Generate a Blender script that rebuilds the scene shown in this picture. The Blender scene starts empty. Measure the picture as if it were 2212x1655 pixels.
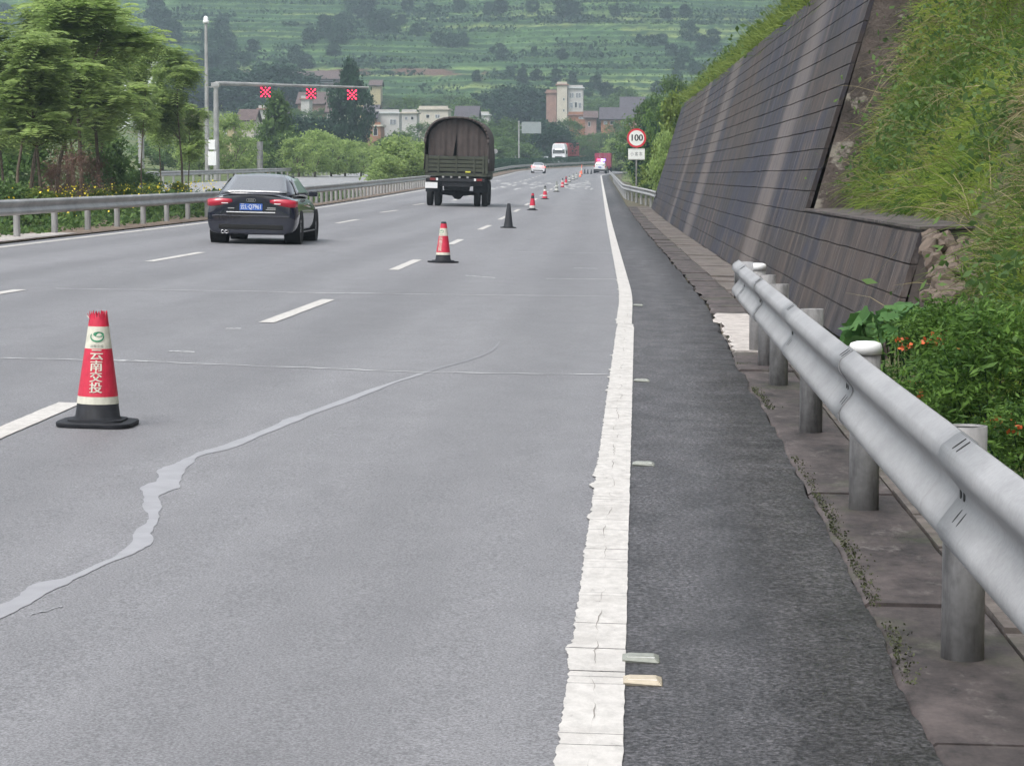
import bpy, bmesh, math, random
import numpy as np
from mathutils import Vector, Matrix, Euler

R = math.radians
rng = np.random.default_rng(7)
random.seed(7)
S = bpy.context.scene
C = bpy.context.collection

# ------------------------------------------------------------------ camera
FPX, CXP, CYP = 5500.0, 1106.0, 827.5        # focal length and centre on a 2212 px wide plate
VPX, VPY, EYE = 1378.0, 382.0, 1.54
PHI = math.atan((CYP - VPY) / FPX)
PSI = math.atan((VPX - CXP) * math.cos(PHI) / FPX)
cd = bpy.data.cameras.new('camera'); cam = bpy.data.objects.new('camera', cd); C.objects.link(cam)
cam.location = (0, 0, EYE); cam.rotation_euler = (math.pi / 2 - PHI, 0, PSI)
cd.sensor_width = 36; cd.lens = 36 * FPX / 2212; cd.clip_start = 0.1; cd.clip_end = 8000
S.camera = cam
CM = Euler((math.pi / 2 - PHI, 0, PSI)).to_matrix()

def ray(px, py):
    return CM @ Vector(((px - CXP) / FPX, -(py - CYP) / FPX, -1))
def W(px, py, d):
    """point seen at plate pixel (px,py) at distance Y=d"""
    r = ray(px, py); return Vector((0, 0, EYE)) + r * (d / r.y)

# ------------------------------------------------------------------ light
w = bpy.data.worlds.new('World'); S.world = w; w.use_nodes = True
nt = w.node_tree; bg = nt.nodes['Background']
sky = nt.nodes.new('ShaderNodeTexSky'); sky.sky_type = 'NISHITA'; sky.sun_disc = False
SUN_EL, SUN_AZ = R(58), R(215)
sky.sun_elevation = SUN_EL; sky.sun_rotation = SUN_AZ; sky.dust_density = 4.0; sky.air_density = 1.2
hs = nt.nodes.new('ShaderNodeHueSaturation'); hs.inputs['Saturation'].default_value = 0.25
nt.links.new(sky.outputs[0], hs.inputs['Color']); nt.links.new(hs.outputs[0], bg.inputs[0])
bg.inputs[1].default_value = 0.15
sd = bpy.data.lights.new('sun', 'SUN'); sd.energy = 1.1; sd.angle = R(25); sd.color = (1, .97, .93)
so = bpy.data.objects.new('sun', sd); C.objects.link(so)
sdir = Vector((math.sin(SUN_AZ) * math.cos(SUN_EL), math.cos(SUN_AZ) * math.cos(SUN_EL), math.sin(SUN_EL)))
so.rotation_euler = sdir.to_track_quat('Z', 'Y').to_euler()
S.view_settings.view_transform = 'Standard'; S.view_settings.look = 'None'
S.view_settings.exposure = .92; S.view_settings.gamma = 1
S.render.engine = 'CYCLES'
S.cycles.use_denoising = True; S.cycles.use_adaptive_sampling = True; S.cycles.adaptive_threshold = .02; S.cycles.adaptive_min_samples = 24
S.cycles.max_bounces = 5; S.cycles.diffuse_bounces = 2; S.cycles.glossy_bounces = 3
S.cycles.transmission_bounces = 3; S.cycles.transparent_max_bounces = 6; S.cycles.volume_bounces = 0
S.cycles.caustics_reflective = False; S.cycles.caustics_refractive = False

# ------------------------------------------------------------------ road frame
def sst(a, b, x):
    t = np.clip((np.asarray(x, float) - a) / (b - a), 0, 1); return t * t * (3 - 2 * t)
_s = np.arange(-60, 1200, 0.5)
_h = -0.0155 * sst(29, 37, _s) + np.clip(_s - 335, 0, 330) / 780
_cx = np.cumsum(_h) * 0.5; _cx -= np.interp(0, _s, _cx)
_g = 0.0066 * sst(55, 130, _s) + 0.012 * sst(340, 560, _s)
_cz = np.cumsum(_g) * 0.5; _cz -= np.interp(0, _s, _cz)
def cx(s): return np.interp(s, _s, _cx)
def cz(s): return np.interp(s, _s, _cz)
def hd(s): return float(np.interp(s, _s, _h))
def gr(s): return float(np.interp(s, _s, _g))
XF = 0.023
def zr(s, o):
    o = np.asarray(o, float)
    return cz(s) + np.where(o < 0, -(XF + .03 * sst(250, 400, s)) * o, -0.018 * o)
def RP(s, o, h=0.0):
    f = XF if s < 250 else XF + .03 * float(sst(250, 400, s))
    return Vector((float(np.interp(s, _s, _cx)) + o, float(s), float(np.interp(s, _s, _cz)) - (f if o < 0 else .018) * o + h))
def on_road(px, py):
    """road-surface point seen at a plate pixel -> (s, o)"""
    r = ray(px, py); D = _HD; x = r.x * D / r.y; z = EYE + r.z * D / r.y
    o = x - _HX; hit = np.nonzero(z <= _HZ + np.where(o < 0, -_HF * o, -.018 * o))[0]
    k = int(hit[0]) if len(hit) else len(D) - 1
    return float(D[k]), float(o[k])
_HD = np.concatenate([np.arange(5, 120, .03), np.arange(120, 560, .15)]); _HX = cx(_HD); _HZ = cz(_HD); _HF = XF + .03 * sst(250, 400, _HD)
def RPv(s, o, h):
    return np.stack([cx(s) + o, s, zr(s, o) + h], -1)
def road_rot(s, o=-5): return (gr(s), XF + .03 * float(sst(250, 400, s)), -math.atan(hd(s)))

# ------------------------------------------------------------------ noise for meshes
def vnoise(x, y, seed=0):
    x = np.asarray(x, float); y = np.asarray(y, float)
    xi = np.floor(x).astype(np.int64); yi = np.floor(y).astype(np.int64)
    def hsh(a, b):
        n = (a * 374761393 + b * 668265263 + seed * 974634777) & 0xffffffff
        n = ((n ^ (n >> 13)) * 1274126177) & 0xffffffff
        return ((n ^ (n >> 16)) & 0xffff) / 65535.0
    fx = x - xi; fy = y - yi; fx = fx * fx * (3 - 2 * fx); fy = fy * fy * (3 - 2 * fy)
    return (hsh(xi, yi) * (1 - fx) + hsh(xi + 1, yi) * fx) * (1 - fy) + (hsh(xi, yi + 1) * (1 - fx) + hsh(xi + 1, yi + 1) * fx) * fy
def fbm(x, y, seed=0, n=4):
    v = 0; a = .5
    for k in range(n): v = v + a * vnoise(x * 2 ** k, y * 2 ** k, seed + k); a *= .5
    return v

# ------------------------------------------------------------------ materials
MATS = {}
class N:
    def __init__(s, name):
        s.m = bpy.data.materials.new(name); s.m.use_nodes = True; s.t = s.m.node_tree
        s.b = s.t.nodes['Principled BSDF']; s.out = s.t.nodes['Material Output']
    def new(s, typ, **kw):
        n = s.t.nodes.new(typ)
        for k, v in kw.items(): setattr(n, k, v)
        return n
    def link(s, a, b): s.t.links.new(a, b)
    def pos(s, scale=(1, 1, 1), obj=False):
        mp = s.new('ShaderNodeMapping'); mp.inputs['Scale'].default_value = scale
        if obj: src = s.new('ShaderNodeTexCoord').outputs['Object']
        else: src = s.new('ShaderNodeNewGeometry').outputs['Position']
        s.link(src, mp.inputs['Vector']); return mp.outputs[0]
    def noise(s, vec, scale, detail=4, rough=.55):
        n = s.new('ShaderNodeTexNoise'); n.inputs['Scale'].default_value = scale
        n.inputs['Detail'].default_value = detail; n.inputs['Roughness'].default_value = rough
        s.link(vec, n.inputs['Vector']); return n.outputs['Fac']
    def ramp(s, fac, stops):
        n = s.new('ShaderNodeValToRGB'); e = n.color_ramp.elements
        while len(e) < len(stops): e.new(.5)
        for i, (p, c) in enumerate(stops):
            e[i].position = p; e[i].color = (*c, 1) if len(c) == 3 else c
        s.link(fac, n.inputs[0]); return n.outputs[0]
    def mix(s, fac, a, b, blend='MIX'):
        n = s.new('ShaderNodeMix', data_type='RGBA', blend_type=blend)
        for sock, v in ((n.inputs[0], fac), (n.inputs[6], a), (n.inputs[7], b)):
            if isinstance(v, (int, float)): sock.default_value = v
            elif isinstance(v, tuple): sock.default_value = (*v, 1)
            else: s.link(v, sock)
        return n.outputs[2]
    def bump(s, h, strength=.3, dist=.02):
        n = s.new('ShaderNodeBump'); n.inputs['Strength'].default_value = strength; n.inputs['Distance'].default_value = dist
        s.link(h, n.inputs['Height']); s.link(n.outputs[0], s.b.inputs['Normal'])

def plain(name, col, rough=.6, metal=0, spec=.5, var=.0, vscale=6, coat=0, bump=0, emit=None, estr=0):
    if name in MATS: return MATS[name]
    n = N(name); n.b.inputs['Roughness'].default_value = rough; n.b.inputs['Metallic'].default_value = metal
    n.b.inputs['Specular IOR Level'].default_value = spec
    n.b.inputs['Coat Weight'].default_value = coat; n.b.inputs['Coat Roughness'].default_value = .04
    if var:
        f = n.noise(n.pos(), vscale, 5)
        a = tuple(c * (1 - var) for c in col); b = tuple(min(1, c * (1 + var)) for c in col)
        n.link(n.ramp(f, [(.3, a), (.7, b)]), n.b.inputs['Base Color'])
        if bump: n.bump(f, bump)
    else: n.b.inputs['Base Color'].default_value = (*col, 1)
    if emit:
        n.b.inputs['Emission Color'].default_value = (*emit, 1); n.b.inputs['Emission Strength'].default_value = estr
    MATS[name] = n.m; return n.m

def mat_road(name, ca, cb, lo=.62, hi=1.45, coarse=.5):
    """worn asphalt: stone grain at two sizes, blotches and lengthwise wear"""
    n = N(name)
    p = n.pos()
    big = n.noise(n.pos((.75, .035, 1)), 1.0, 6, .62)
    col = n.ramp(big, [(.3, ca), (.72, cb)])
    def mul(c, f, a, b, p0=.32, p1=.68):
        k = n.ramp(f, [(p0, (a,) * 3), (p1, (min(1, b * .5),) * 3)])
        k2 = n.mix(1.0, k, (2, 2, 2), 'MULTIPLY') if False else k
        return n.mix(1.0, c, k, 'MULTIPLY')
    fine = n.noise(p, 70 if name == 'dark_asphalt' else 110, 2, .75); mid = n.noise(n.pos((1, .8, 1)), 42, 3, .7); blot = n.noise(n.pos((1, .45, 1)), 3.2, 5, .65)
    col = mul(col, fine, lo * .5, hi, .36, .64); col = n.mix(1.0, col, (2, 2, 2), 'MULTIPLY')
    col = mul(col, mid, (1 - .35 * coarse) * .5, 1 + .35 * coarse, .34, .66); col = n.mix(1.0, col, (2, 2, 2), 'MULTIPLY')
    col = mul(col, blot, (1 - .3 * coarse) * .5, 1 + .25 * coarse, .3, .7); col = n.mix(1.0, col, (2, 2, 2), 'MULTIPLY')
    if name == 'worn_asphalt':
        sp = n.new('ShaderNodeSeparateXYZ'); n.link(p, sp.inputs[0])
        def mt(op, a, b):
            m_ = n.new('ShaderNodeMath', operation=op)
            for k_, v in ((0, a), (1, b)):
                if isinstance(v, (int, float)): m_.inputs[k_].default_value = v
                else: n.link(v, m_.inputs[k_])
            return m_.outputs[0]
        off = mt('ADD', sp.outputs[0], mt('MULTIPLY', mt('MAXIMUM', mt('SUBTRACT', sp.outputs[1], 33.0), 0.0), .0155))
        wob = mt('ADD', off, mt('MULTIPLY', n.noise(n.pos((.3, .05, 1)), 1.0, 3), .5))
        trk = mt('ADD', mt('MULTIPLY', mt('COSINE', mt('MULTIPLY', mt('ADD', wob, .75), 6.283 / 1.865), 0.0), .5), .5)
        amt = mt('MULTIPLY', trk, n.noise(n.pos((.5, .10, 1)), 1.0, 4))
        col = n.mix(n.ramp(amt, [(.15, (0, 0, 0)), (.62, (.34, .34, .34))]), col, (.085, .083, .088))
        oil = n.noise(n.pos((1.1, .30, 1)), 1.0, 6, .7); col = n.mix(n.ramp(oil, [(.62, (0, 0, 0)), (.74, (.35, .35, .35))]), col, (.07, .068, .072))
    n.link(col, n.b.inputs['Base Color'])
    n.b.inputs['Roughness'].default_value = .62; n.b.inputs['Specular IOR Level'].default_value = .5
    n.bump(fine, .5, .006)
    MATS[name] = n.m; return n.m

M_road = mat_road('worn_asphalt', (.152, .150, .158), (.197, .194, .203), .58, 1.50, .3)
M_shoulder = mat_road('dark_asphalt', (.024, .023, .026), (.088, .084, .087), .26, 1.99, 1.7)
M_far_road = mat_road('pale_asphalt', (.22, .22, .225), (.26, .26, .265), .9, 1.1, .2)

def mat_paint():
    n = N('road_paint'); f = n.noise(n.pos((1, .5, 1)), 22, 6, .7)
    c = n.ramp(f, [(.26, (.20, .19, .18)), (.36, (.44, .42, .395)), (.62, (.55, .525, .495))])
    gm = n.noise(n.pos((1, .6, 1)), 4.5, 6, .7); c = n.mix(n.ramp(gm, [(.50, (0, 0, 0)), (.68, (.55, .55, .55))]), c, (.34, .32, .295))
    n.link(c, n.b.inputs['Base Color']); n.b.inputs['Roughness'].default_value = .6; n.bump(f, .3, .004); return n.m
M_paint = mat_paint()
M_wornpaint = plain('worn_paint', (.42, .42, .42), .7, var=.3, vscale=3)
M_seal = plain('crack_sealant', (.285, .283, .300), .55, var=.10, vscale=7); M_sealold = plain('worn_sealant', (.195, .193, .205), .6, var=.12, vscale=7)
M_scratch = plain('pale_scratch', (.42, .42, .43), .7, var=.15, vscale=12)
M_crack = plain('crack_dark', (.24, .22, .20), .9)

def mat_concrete(name, base, dark, scale=3, moss=.0, streak=(1, 1, 1)):
    n = N(name); f = n.noise(n.pos(streak), scale, 9, .74); g = n.noise(n.pos(), scale * 7, 5, .7)
    c = n.ramp(f, [(.36, dark), (.60, base), (.72, tuple(v * 1.25 for v in base))])
    c = n.mix(.35, c, n.ramp(g, [(.3, (.3, .3, .3)), (.7, (.7, .7, .7))]), 'OVERLAY')
    if name.startswith('stained'):
        pl_ = n.noise(n.pos((2.2, 1.1, 1)), 1.9, 8, .75); c = n.mix(n.ramp(pl_, [(.56, (0, 0, 0)), (.66, (.75, .75, .75))]), c, (.17, .15, .14))
    if moss:
        h = n.noise(n.pos((1, .6, 1)), 1.7, 5, .7)
        c = n.mix(n.ramp(h, [(.52, (0, 0, 0)), (.62, (moss, moss, moss))]), c, (.05, .065, .025))
    n.link(c, n.b.inputs['Base Color']); n.b.inputs['Roughness'].default_value = .85; n.bump(g, .25, .01)
    MATS[name] = n.m; return n.m
M_gutter = mat_concrete('stained_gutter_concrete', (.092, .074, .071), (.022, .018, .018), 2.2, .35, (1.7, .8, 1))
M_slab = mat_concrete('slab_concrete', (.165, .140, .126), (.075, .062, .056), 3, .3)
M_palecon = mat_concrete('pale_concrete', (.50, .46, .43), (.30, .27, .25), 6)
M_median = mat_concrete('median_soil', (.20, .15, .11), (.10, .07, .05), 2)
M_earth = mat_concrete('earth', (.10, .085, .05), (.05, .045, .025), 1.2)

def mat_wall():
    n = N('stained_retaining_concrete')
    st = n.noise(n.pos((.4, .75, .05)), 1.0, 5, .62)       # run-off streaks down the face
    fine = n.noise(n.pos((.8, 5.5, .30)), 1.0, 6, .75)
    patch = n.noise(n.pos((.3, .11, .30)), 1.0, 5, .6)
    base = n.ramp(patch, [(.40, (.050, .033, .026)), (.48, (.034, .026, .025)), (.54, (.015, .017, .034))])
    med = n.noise(n.pos((1, 1.9, .11)), 1.0, 6, .70); dk = n.noise(n.pos((1.3, 1.3, .09)), 1.0, 6, .7)
    def lay(c, f, a, b, k, colr): return n.mix(n.ramp(f, [(a, (0, 0, 0)), (b, (k,) * 3)]), c, colr)
    c = lay(base, st, .53, .64, .7, (.088, .064, .054))
    c = lay(c, dk, .48, .58, .85, (.012, .010, .012))
    c = lay(c, med, .56, .66, .75, (.112, .084, .072))
    c = lay(c, fine, .57, .67, .75, (.155, .126, .113))
    thin = n.noise(n.pos((1.5, 17, .55)), 1.0, 5, .72); c = lay(c, thin, .57, .66, .6, (.165, .138, .126))
    drip = n.noise(n.pos((1.5, 9, .9)), 1.0, 5, .7)
    c = lay(c, drip, .60, .70, .5, (.17, .15, .145))
    sp = n.new('ShaderNodeSeparateXYZ'); n.link(n.new('ShaderNodeNewGeometry').outputs['Position'], sp.inputs[0])
    # two wide pale wash-outs below drain outlets
    for yc, wd in ((42.6, 2.3), (70, 3.2), (87, 1.6)):
        mm = n.new('ShaderNodeMath', operation='SUBTRACT'); n.link(sp.outputs[1], mm.inputs[0]); mm.inputs[1].default_value = yc
        ab = n.new('ShaderNodeMath', operation='ABSOLUTE'); n.link(mm.outputs[0], ab.inputs[0])
        mr = n.new('ShaderNodeMapRange'); n.link(ab.outputs[0], mr.inputs[0])
        mr.inputs[1].default_value = wd * .45; mr.inputs[2].default_value = wd; mr.inputs[3].default_value = 1; mr.inputs[4].default_value = 0
        ml = n.new('ShaderNodeMath', operation='MULTIPLY'); n.link(mr.outputs[0], ml.inputs[0])
        rr = n.ramp(thin, [(.34, (.12, .12, .12)), (.62, (.9, .9, .9))]); n.link(rr, ml.inputs[1])
        c = n.mix(ml.outputs[0], c, (.165, .140, .129))
    n.link(c, n.b.inputs['Base Color']); n.b.inputs['Roughness'].default_value = .8
    n.bump(n.noise(n.pos(), 18, 5, .7), .4, .02)
    MATS['wall'] = n.m; return n.m
M_wall = mat_wall()
M_wallcore = mat_concrete('wall_core_concrete', (.10, .082, .075), (.03, .025, .024), 1.6)
def mat_wallend():
    n = N('raw_wall_end'); f = n.noise(n.pos(), 2.6, 6, .65); g_ = n.noise(n.pos(), 22, 4, .6); h = n.noise(n.pos((1.2, 1, 1.5)), 1.15, 5, .7)
    c = n.ramp(f, [(.3, (.03, .025, .022)), (.65, (.11, .088, .078))]); c = n.mix(n.ramp(h, [(.58, (0, 0, 0)), (.63, (.9, .9, .9))]), c, (.27, .245, .21))
    n.link(c, n.b.inputs['Base Color']); n.b.inputs['Roughness'].default_value = .9; n.bump(g_, .6, .04); return n.m
M_wallend = mat_wallend()

def mat_leaf(name, ca, cb, trans=.35, rough=.6, per_obj=.12):
    n = N(name)
    at = n.new('ShaderNodeAttribute', attribute_name='rnd')
    c = n.ramp(at.outputs['Fac'], [(0, ca), (1, cb)])
    oi = n.new('ShaderNodeObjectInfo')
    hsv = n.new('ShaderNodeHueSaturation'); n.link(c, hsv.inputs['Color'])
    mr = n.new('ShaderNodeMapRange'); n.link(oi.outputs['Random'], mr.inputs[0])
    mr.inputs[3].default_value = 1 - per_obj; mr.inputs[4].default_value = 1 + per_obj; n.link(mr.outputs[0], hsv.inputs['Value'])
    n.b.inputs['Roughness'].default_value = rough; n.b.inputs['Specular IOR Level'].default_value = .25
    n.link(hsv.outputs[0], n.b.inputs['Base Color'])
    tr = n.new('ShaderNodeBsdfTranslucent'); n.link(hsv.outputs[0], tr.inputs['Color'])
    mx = n.new('ShaderNodeMixShader'); mx.inputs[0].default_value = trans
    n.link(n.b.outputs[0], mx.inputs[1]); n.link(tr.outputs[0], mx.inputs[2]); n.link(mx.outputs[0], n.out.inputs[0])
    MATS[name] = n.m; return n.m
M_leaf = mat_leaf('feathery_leaf', (.17, .25, .08), (.42, .54, .19), .6)
M_leafdark = mat_leaf('dark_leaf', (.012, .035, .02), (.03, .075, .035), .2)
M_leafmid = mat_leaf('mid_leaf', (.045, .095, .03), (.145, .235, .065), .4)
M_leafyel = mat_leaf('yellow_green_leaf', (.10, .16, .03), (.25, .32, .07))
M_hedge = mat_leaf('hedge_leaf', (.010, .04, .02), (.025, .075, .03), .2)
M_grass = mat_leaf('bank_grass', (.055, .125, .02), (.27, .35, .06), .5)
M_dry = mat_leaf('dry_grass', (.17, .145, .075), (.40, .34, .19), .3)
M_hillleaf = mat_leaf('hill_tree_leaf', (.012, .036, .020), (.036, .078, .036), .2, per_obj=.35)
M_crop = mat_leaf('crop_leaf', (.055, .12, .05), (.13, .20, .07), .3)
M_brown = mat_leaf('brown_twigs', (.10, .06, .045), (.20, .12, .09), .1)
M_gourd = mat_leaf('gourd_leaf', (.045, .12, .035), (.10, .21, .06), .3)
M_flower = plain('orange_flower', (.55, .11, .03), .6, var=.3, vscale=60)
M_yflower = plain('yellow_flower', (.75, .60, .03), .6)
M_bark = plain('bark', (.11, .085, .06), .9, var=.35, vscale=9, bump=.3)
def mat_galv():
    n = N('galvanised_steel'); f = n.noise(n.pos((1, 1.2, 4)), 1.6, 5, .6); g_ = n.noise(n.pos((2, 9, .8)), 1.5, 5, .7); h = n.noise(n.pos(), 60, 3, .6)
    c = n.ramp(f, [(.3, (.245, .244, .250)), (.7, (.335, .333, .340))]); c = n.mix(n.ramp(g_, [(.56, (0, 0, 0)), (.72, (.5, .5, .5))]), c, (.20, .193, .187))
    c = n.mix(.18, c, n.ramp(h, [(.35, (.3, .3, .3)), (.65, (.7, .7, .7))]), 'OVERLAY')
    n.link(c, n.b.inputs['Base Color']); n.b.inputs['Roughness'].default_value = .58; n.b.inputs['Specular IOR Level'].default_value = .35; return n.m
M_galv = mat_galv()
M_galvold = plain('weathered_galvanised_steel', (.33, .325, .322), .5, metal=.25, var=.22, vscale=1.5)
def mat_postm():
    n = N('post_steel'); f = n.noise(n.pos((2.5, 2.5, .5)), 4, 5, .65); g_ = n.noise(n.pos(), 26, 4, .6)
    c = n.ramp(f, [(.34, (.10, .097, .097)), (.5, (.215, .21, .21)), (.68, (.27, .265, .265))]); c = n.mix(.3, c, n.ramp(g_, [(.35, (.3, .3, .3)), (.65, (.7, .7, .7))]), 'OVERLAY')
    n.link(c, n.b.inputs['Base Color']); n.b.inputs['Roughness'].default_value = .55; return n.m
M_post = mat_postm()
M_cap = plain('white_plastic', (.78, .78, .78), .4)
M_black = plain('black_rubber', (.016, .017, .021), .65, spec=.25, var=.3, vscale=20)
M_dark = plain('dark_parts_and_shade', (.01, .01, .01), .9)  # near-black for dark parts, also painted shade inside the rail posts
M_tyre = plain('tyre', (.018, .018, .02), .8)
M_rim = plain('alloy_rim', (.5, .5, .52), .3, metal=.8)
M_glass = plain('tinted_glass_sheen', (.11, .114, .122), .05, spec=1.0, coat=.6); M_glass.node_tree.nodes['Principled BSDF'].inputs['IOR'].default_value = 2.1  # base grey lifted to paint in the brightness of reflected sky
M_chrome = plain('chrome', (.8, .8, .82), .12, metal=1)
M_lamp_red = plain('tail_lamp_red', (.36, .008, .028), .2, coat=.5, emit=(1, .02, .07), estr=.05)
M_lamp_on = plain('brake_lamp_lit', (.8, .05, .05), .3, emit=(1, .12, .12), estr=3)

# ------------------------------------------------------------------ mesh helpers
def mesh_obj(name, V, F, mat, parent=None, smooth=False, loc=None, rot=None):
    me = bpy.data.meshes.new(name); me.from_pydata([tuple(v) for v in V], [], [tuple(f) for f in F]); me.update()
    if smooth: me.polygons.foreach_set('use_smooth', np.ones(len(me.polygons), bool))
    if mat: me.materials.append(mat)
    o = bpy.data.objects.new(name, me); C.objects.link(o)
    if parent: o.parent = parent
    if loc is not None: o.location = loc
    if rot is not None: o.rotation_euler = rot
    return o
def big_mesh(name, V, quads, mat, parent=None, rnd=None, smooth=False):
    """numpy verts (n,3) + quads/tris (m,k); rnd = one float per face"""
    V = np.asarray(V, np.float32); Q = np.asarray(quads, np.int32); k = Q.shape[1]; m = len(Q)
    me = bpy.data.meshes.new(name); me.vertices.add(len(V)); me.vertices.foreach_set('co', V.ravel())
    me.loops.add(m * k); me.loops.foreach_set('vertex_index', Q.ravel())
    me.polygons.add(m); me.polygons.foreach_set('loop_start', np.arange(m, dtype=np.int32) * k)
    if smooth: me.polygons.foreach_set('use_smooth', np.ones(m, bool))
    me.update(calc_edges=True)
    if rnd is not None:
        a = me.attributes.new('rnd', 'FLOAT', 'FACE'); a.data.foreach_set('value', np.asarray(rnd, np.float32))
    if mat: me.materials.append(mat)
    o = bpy.data.objects.new(name, me); C.objects.link(o)
    if parent: o.parent = parent
    return o
def tag(o, label=None, cat=None, group=None, kind=None):
    if label: o['label'] = label
    if cat: o['category'] = cat
    if group: o['group'] = group
    if kind: o['kind'] = kind
    return o
def thing(name, label, cat, loc=(0, 0, 0), rot=(0, 0, 0), group=None):
    o = bpy.data.objects.new(name, None); C.objects.link(o); o.location = loc; o.rotation_euler = rot
    o.empty_display_size = .2
    return tag(o, label, cat, group)
def copy_tree(o, parent=None):
    c = o.copy(); C.objects.link(c); c.parent = parent
    for ch in o.children: copy_tree(ch, c)
    return c
class MB:
    def __init__(s): s.v = []; s.f = []
    def add(s, V, F):
        n = len(s.v); s.v += [tuple(v) for v in V]; s.f += [tuple(i + n for i in f) for f in F]; return s
    def box(s, x0, x1, y0, y1, z0, z1):
        return s.add([(x0, y0, z0), (x1, y0, z0), (x1, y1, z0), (x0, y1, z0), (x0, y0, z1), (x1, y0, z1), (x1, y1, z1), (x0, y1, z1)],
                     [(3, 2, 1, 0), (4, 5, 6, 7), (0, 1, 5, 4), (1, 2, 6, 5), (2, 3, 7, 6), (3, 0, 4, 7)])
    def tube(s, p0, p1, r0, r1=None, n=10, caps=True):
        r1 = r0 if r1 is None else r1; p0 = Vector(p0); p1 = Vector(p1); d = (p1 - p0).normalized()
        u = d.orthogonal().normalized(); v = d.cross(u)
        V = []
        for p, r in ((p0, r0), (p1, r1)):
            for k in range(n):
                a = 2 * math.pi * k / n; V.append(p + u * (r * math.cos(a)) + v * (r * math.sin(a)))
        F = [(k, (k + 1) % n, n + (k + 1) % n, n + k) for k in range(n)]
        if caps: F += [tuple(range(n - 1, -1, -1)), tuple(range(n, 2 * n))]
        return s.add(V, F)
    def lathe(s, prof, n=24, axis='z', c=(0, 0, 0), closed=False):
        V = []; F = []
        for r, h in prof:
            for k in range(n):
                a = 2 * math.pi * k / n; x, y = r * math.cos(a), r * math.sin(a)
                p = (x, y, h) if axis == 'z' else ((h, x, y) if axis == 'x' else (y, h, x))
                V.append((p[0] + c[0], p[1] + c[1], p[2] + c[2]))
        m = len(prof)
        for i in range(m - 1 + (1 if closed else 0)):
            j = (i + 1) % m
            for k in range(n): F.append((i * n + k, i * n + (k + 1) % n, j * n + (k + 1) % n, j * n + k))
        if not closed:
            if prof[0][0] > 1e-6: F.append(tuple(range(n - 1, -1, -1)))
            if prof[-1][0] > 1e-6: F.append(tuple((m - 1) * n + k for k in range(n)))
        return s.add(V, F)
    def prism(s, poly, y0, y1):
        """poly in xz, extruded along y"""
        n = len(poly)
        V = [(x, y0, z) for x, z in poly] + [(x, y1, z) for x, z in poly]
        F = [tuple(range(n)), tuple(range(2 * n - 1, n - 1, -1))] + [(k, n + k, n + (k + 1) % n, (k + 1) % n) for k in range(n)]
        return s.add(V, F)
    def build(s, name, mat, parent=None, smooth=False, bevel=0, loc=None, rot=None):
        o = mesh_obj(name, s.v, s.f, mat, parent, smooth, loc, rot)
        if bevel:
            b = o.modifiers.new('bevel', 'BEVEL'); b.width = bevel; b.segments = 2; b.limit_method = 'ANGLE'
        return o
def box_part(name, mat, parent, *a, bevel=0): return MB().box(*a).build(name, mat, parent, bevel=bevel)
def ribbon(name, pts, mat, parent=None, lift=.004):
    """pts: list of (s, o_left, o_right) in the road frame"""
    V = []; F = []
    for s_, a, b in pts: V += [RP(s_, a, lift), RP(s_, b, lift)]
    for i in range(len(pts) - 1): F.append((2 * i, 2 * i + 1, 2 * i + 3, 2 * i + 2))
    return mesh_obj(name, V, F, mat, parent)
def text_mesh(body, size=1.0):
    cu = bpy.data.curves.new('lettering', 'FONT'); cu.body = body; cu.size = size; cu.align_x = 'CENTER'; cu.align_y = 'CENTER'
    cu.resolution_u = 3
    o = bpy.data.objects.new('lettering', cu); C.objects.link(o)
    bpy.context.view_layer.update()
    me = bpy.data.meshes.new_from_object(o.evaluated_get(bpy.context.evaluated_depsgraph_get()))
    V = [tuple(v.co) for v in me.vertices]; F = [tuple(p.vertices) for p in me.polygons]
    bpy.data.objects.remove(o); bpy.data.curves.remove(cu); bpy.data.meshes.remove(me)
    return V, F
def flat_text(name, body, size, mat, parent, loc, width=None):
    """text facing -y, at loc, in the parent's frame"""
    V, F = text_mesh(body, size)
    if not V: return None
    if width:
        xs = [v[0] for v in V]; k = width / max(1e-6, max(xs) - min(xs)); V = [(v[0] * k, v[1], v[2]) for v in V]
    return mesh_obj(name, [(v[0], 0, v[1]) for v in V], F, mat, parent, loc=loc)

# ------------------------------------------------------------------ ground and hills
def terr(x, y):
    """terrain height away from the carved road corridor"""
    x = np.asarray(x, float); y = np.asarray(y, float)
    yy = np.clip(y, -50, 620); o = x - cx(yy)
    z = zr(yy, np.clip(o, -30, 3)) - .12
    z = z + .105 * np.clip(-o - 34, 0, 400) * sst(60, 300, y)
    z = z + .09 * np.clip(y - 600, 0, 100)
    bank = np.clip(o - 3.0, 0, 60)
    z = z + np.where(o > 3.0, 1.15 * np.minimum(bank, 9) + .25 * np.clip(bank - 9, 0, 60), 0) * sst(36, 50, y) * (1 - sst(600, 700, y) * .6)
    return z
def hill(x, y):
    u = y + 52 * (fbm(x / 95, y / 120, 3) - .5) * 2 + 15 * np.sin(x / 47 + 1 + y / 90) + 9 * (fbm(x / 22, y / 30, 9) - .5) + .00022 * (x + 60) ** 2 * .4
    h = 21 + .24 * np.clip(u - 690, -60, 420) + .12 * np.clip(u - 1110, 0, 900)
    return h
def grid(xs, ys, zf):
    X, Y = np.meshgrid(xs, ys); Z = zf(X, Y)
    V = np.stack([X, Y, Z], -1).reshape(-1, 3); nx, ny = len(xs), len(ys)
    i = np.arange(ny - 1)[:, None] * nx + np.arange(nx - 1)[None]
    Q = np.stack([i, i + 1, i + nx + 1, i + nx], -1).reshape(-1, 4)
    return V, Q

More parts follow.
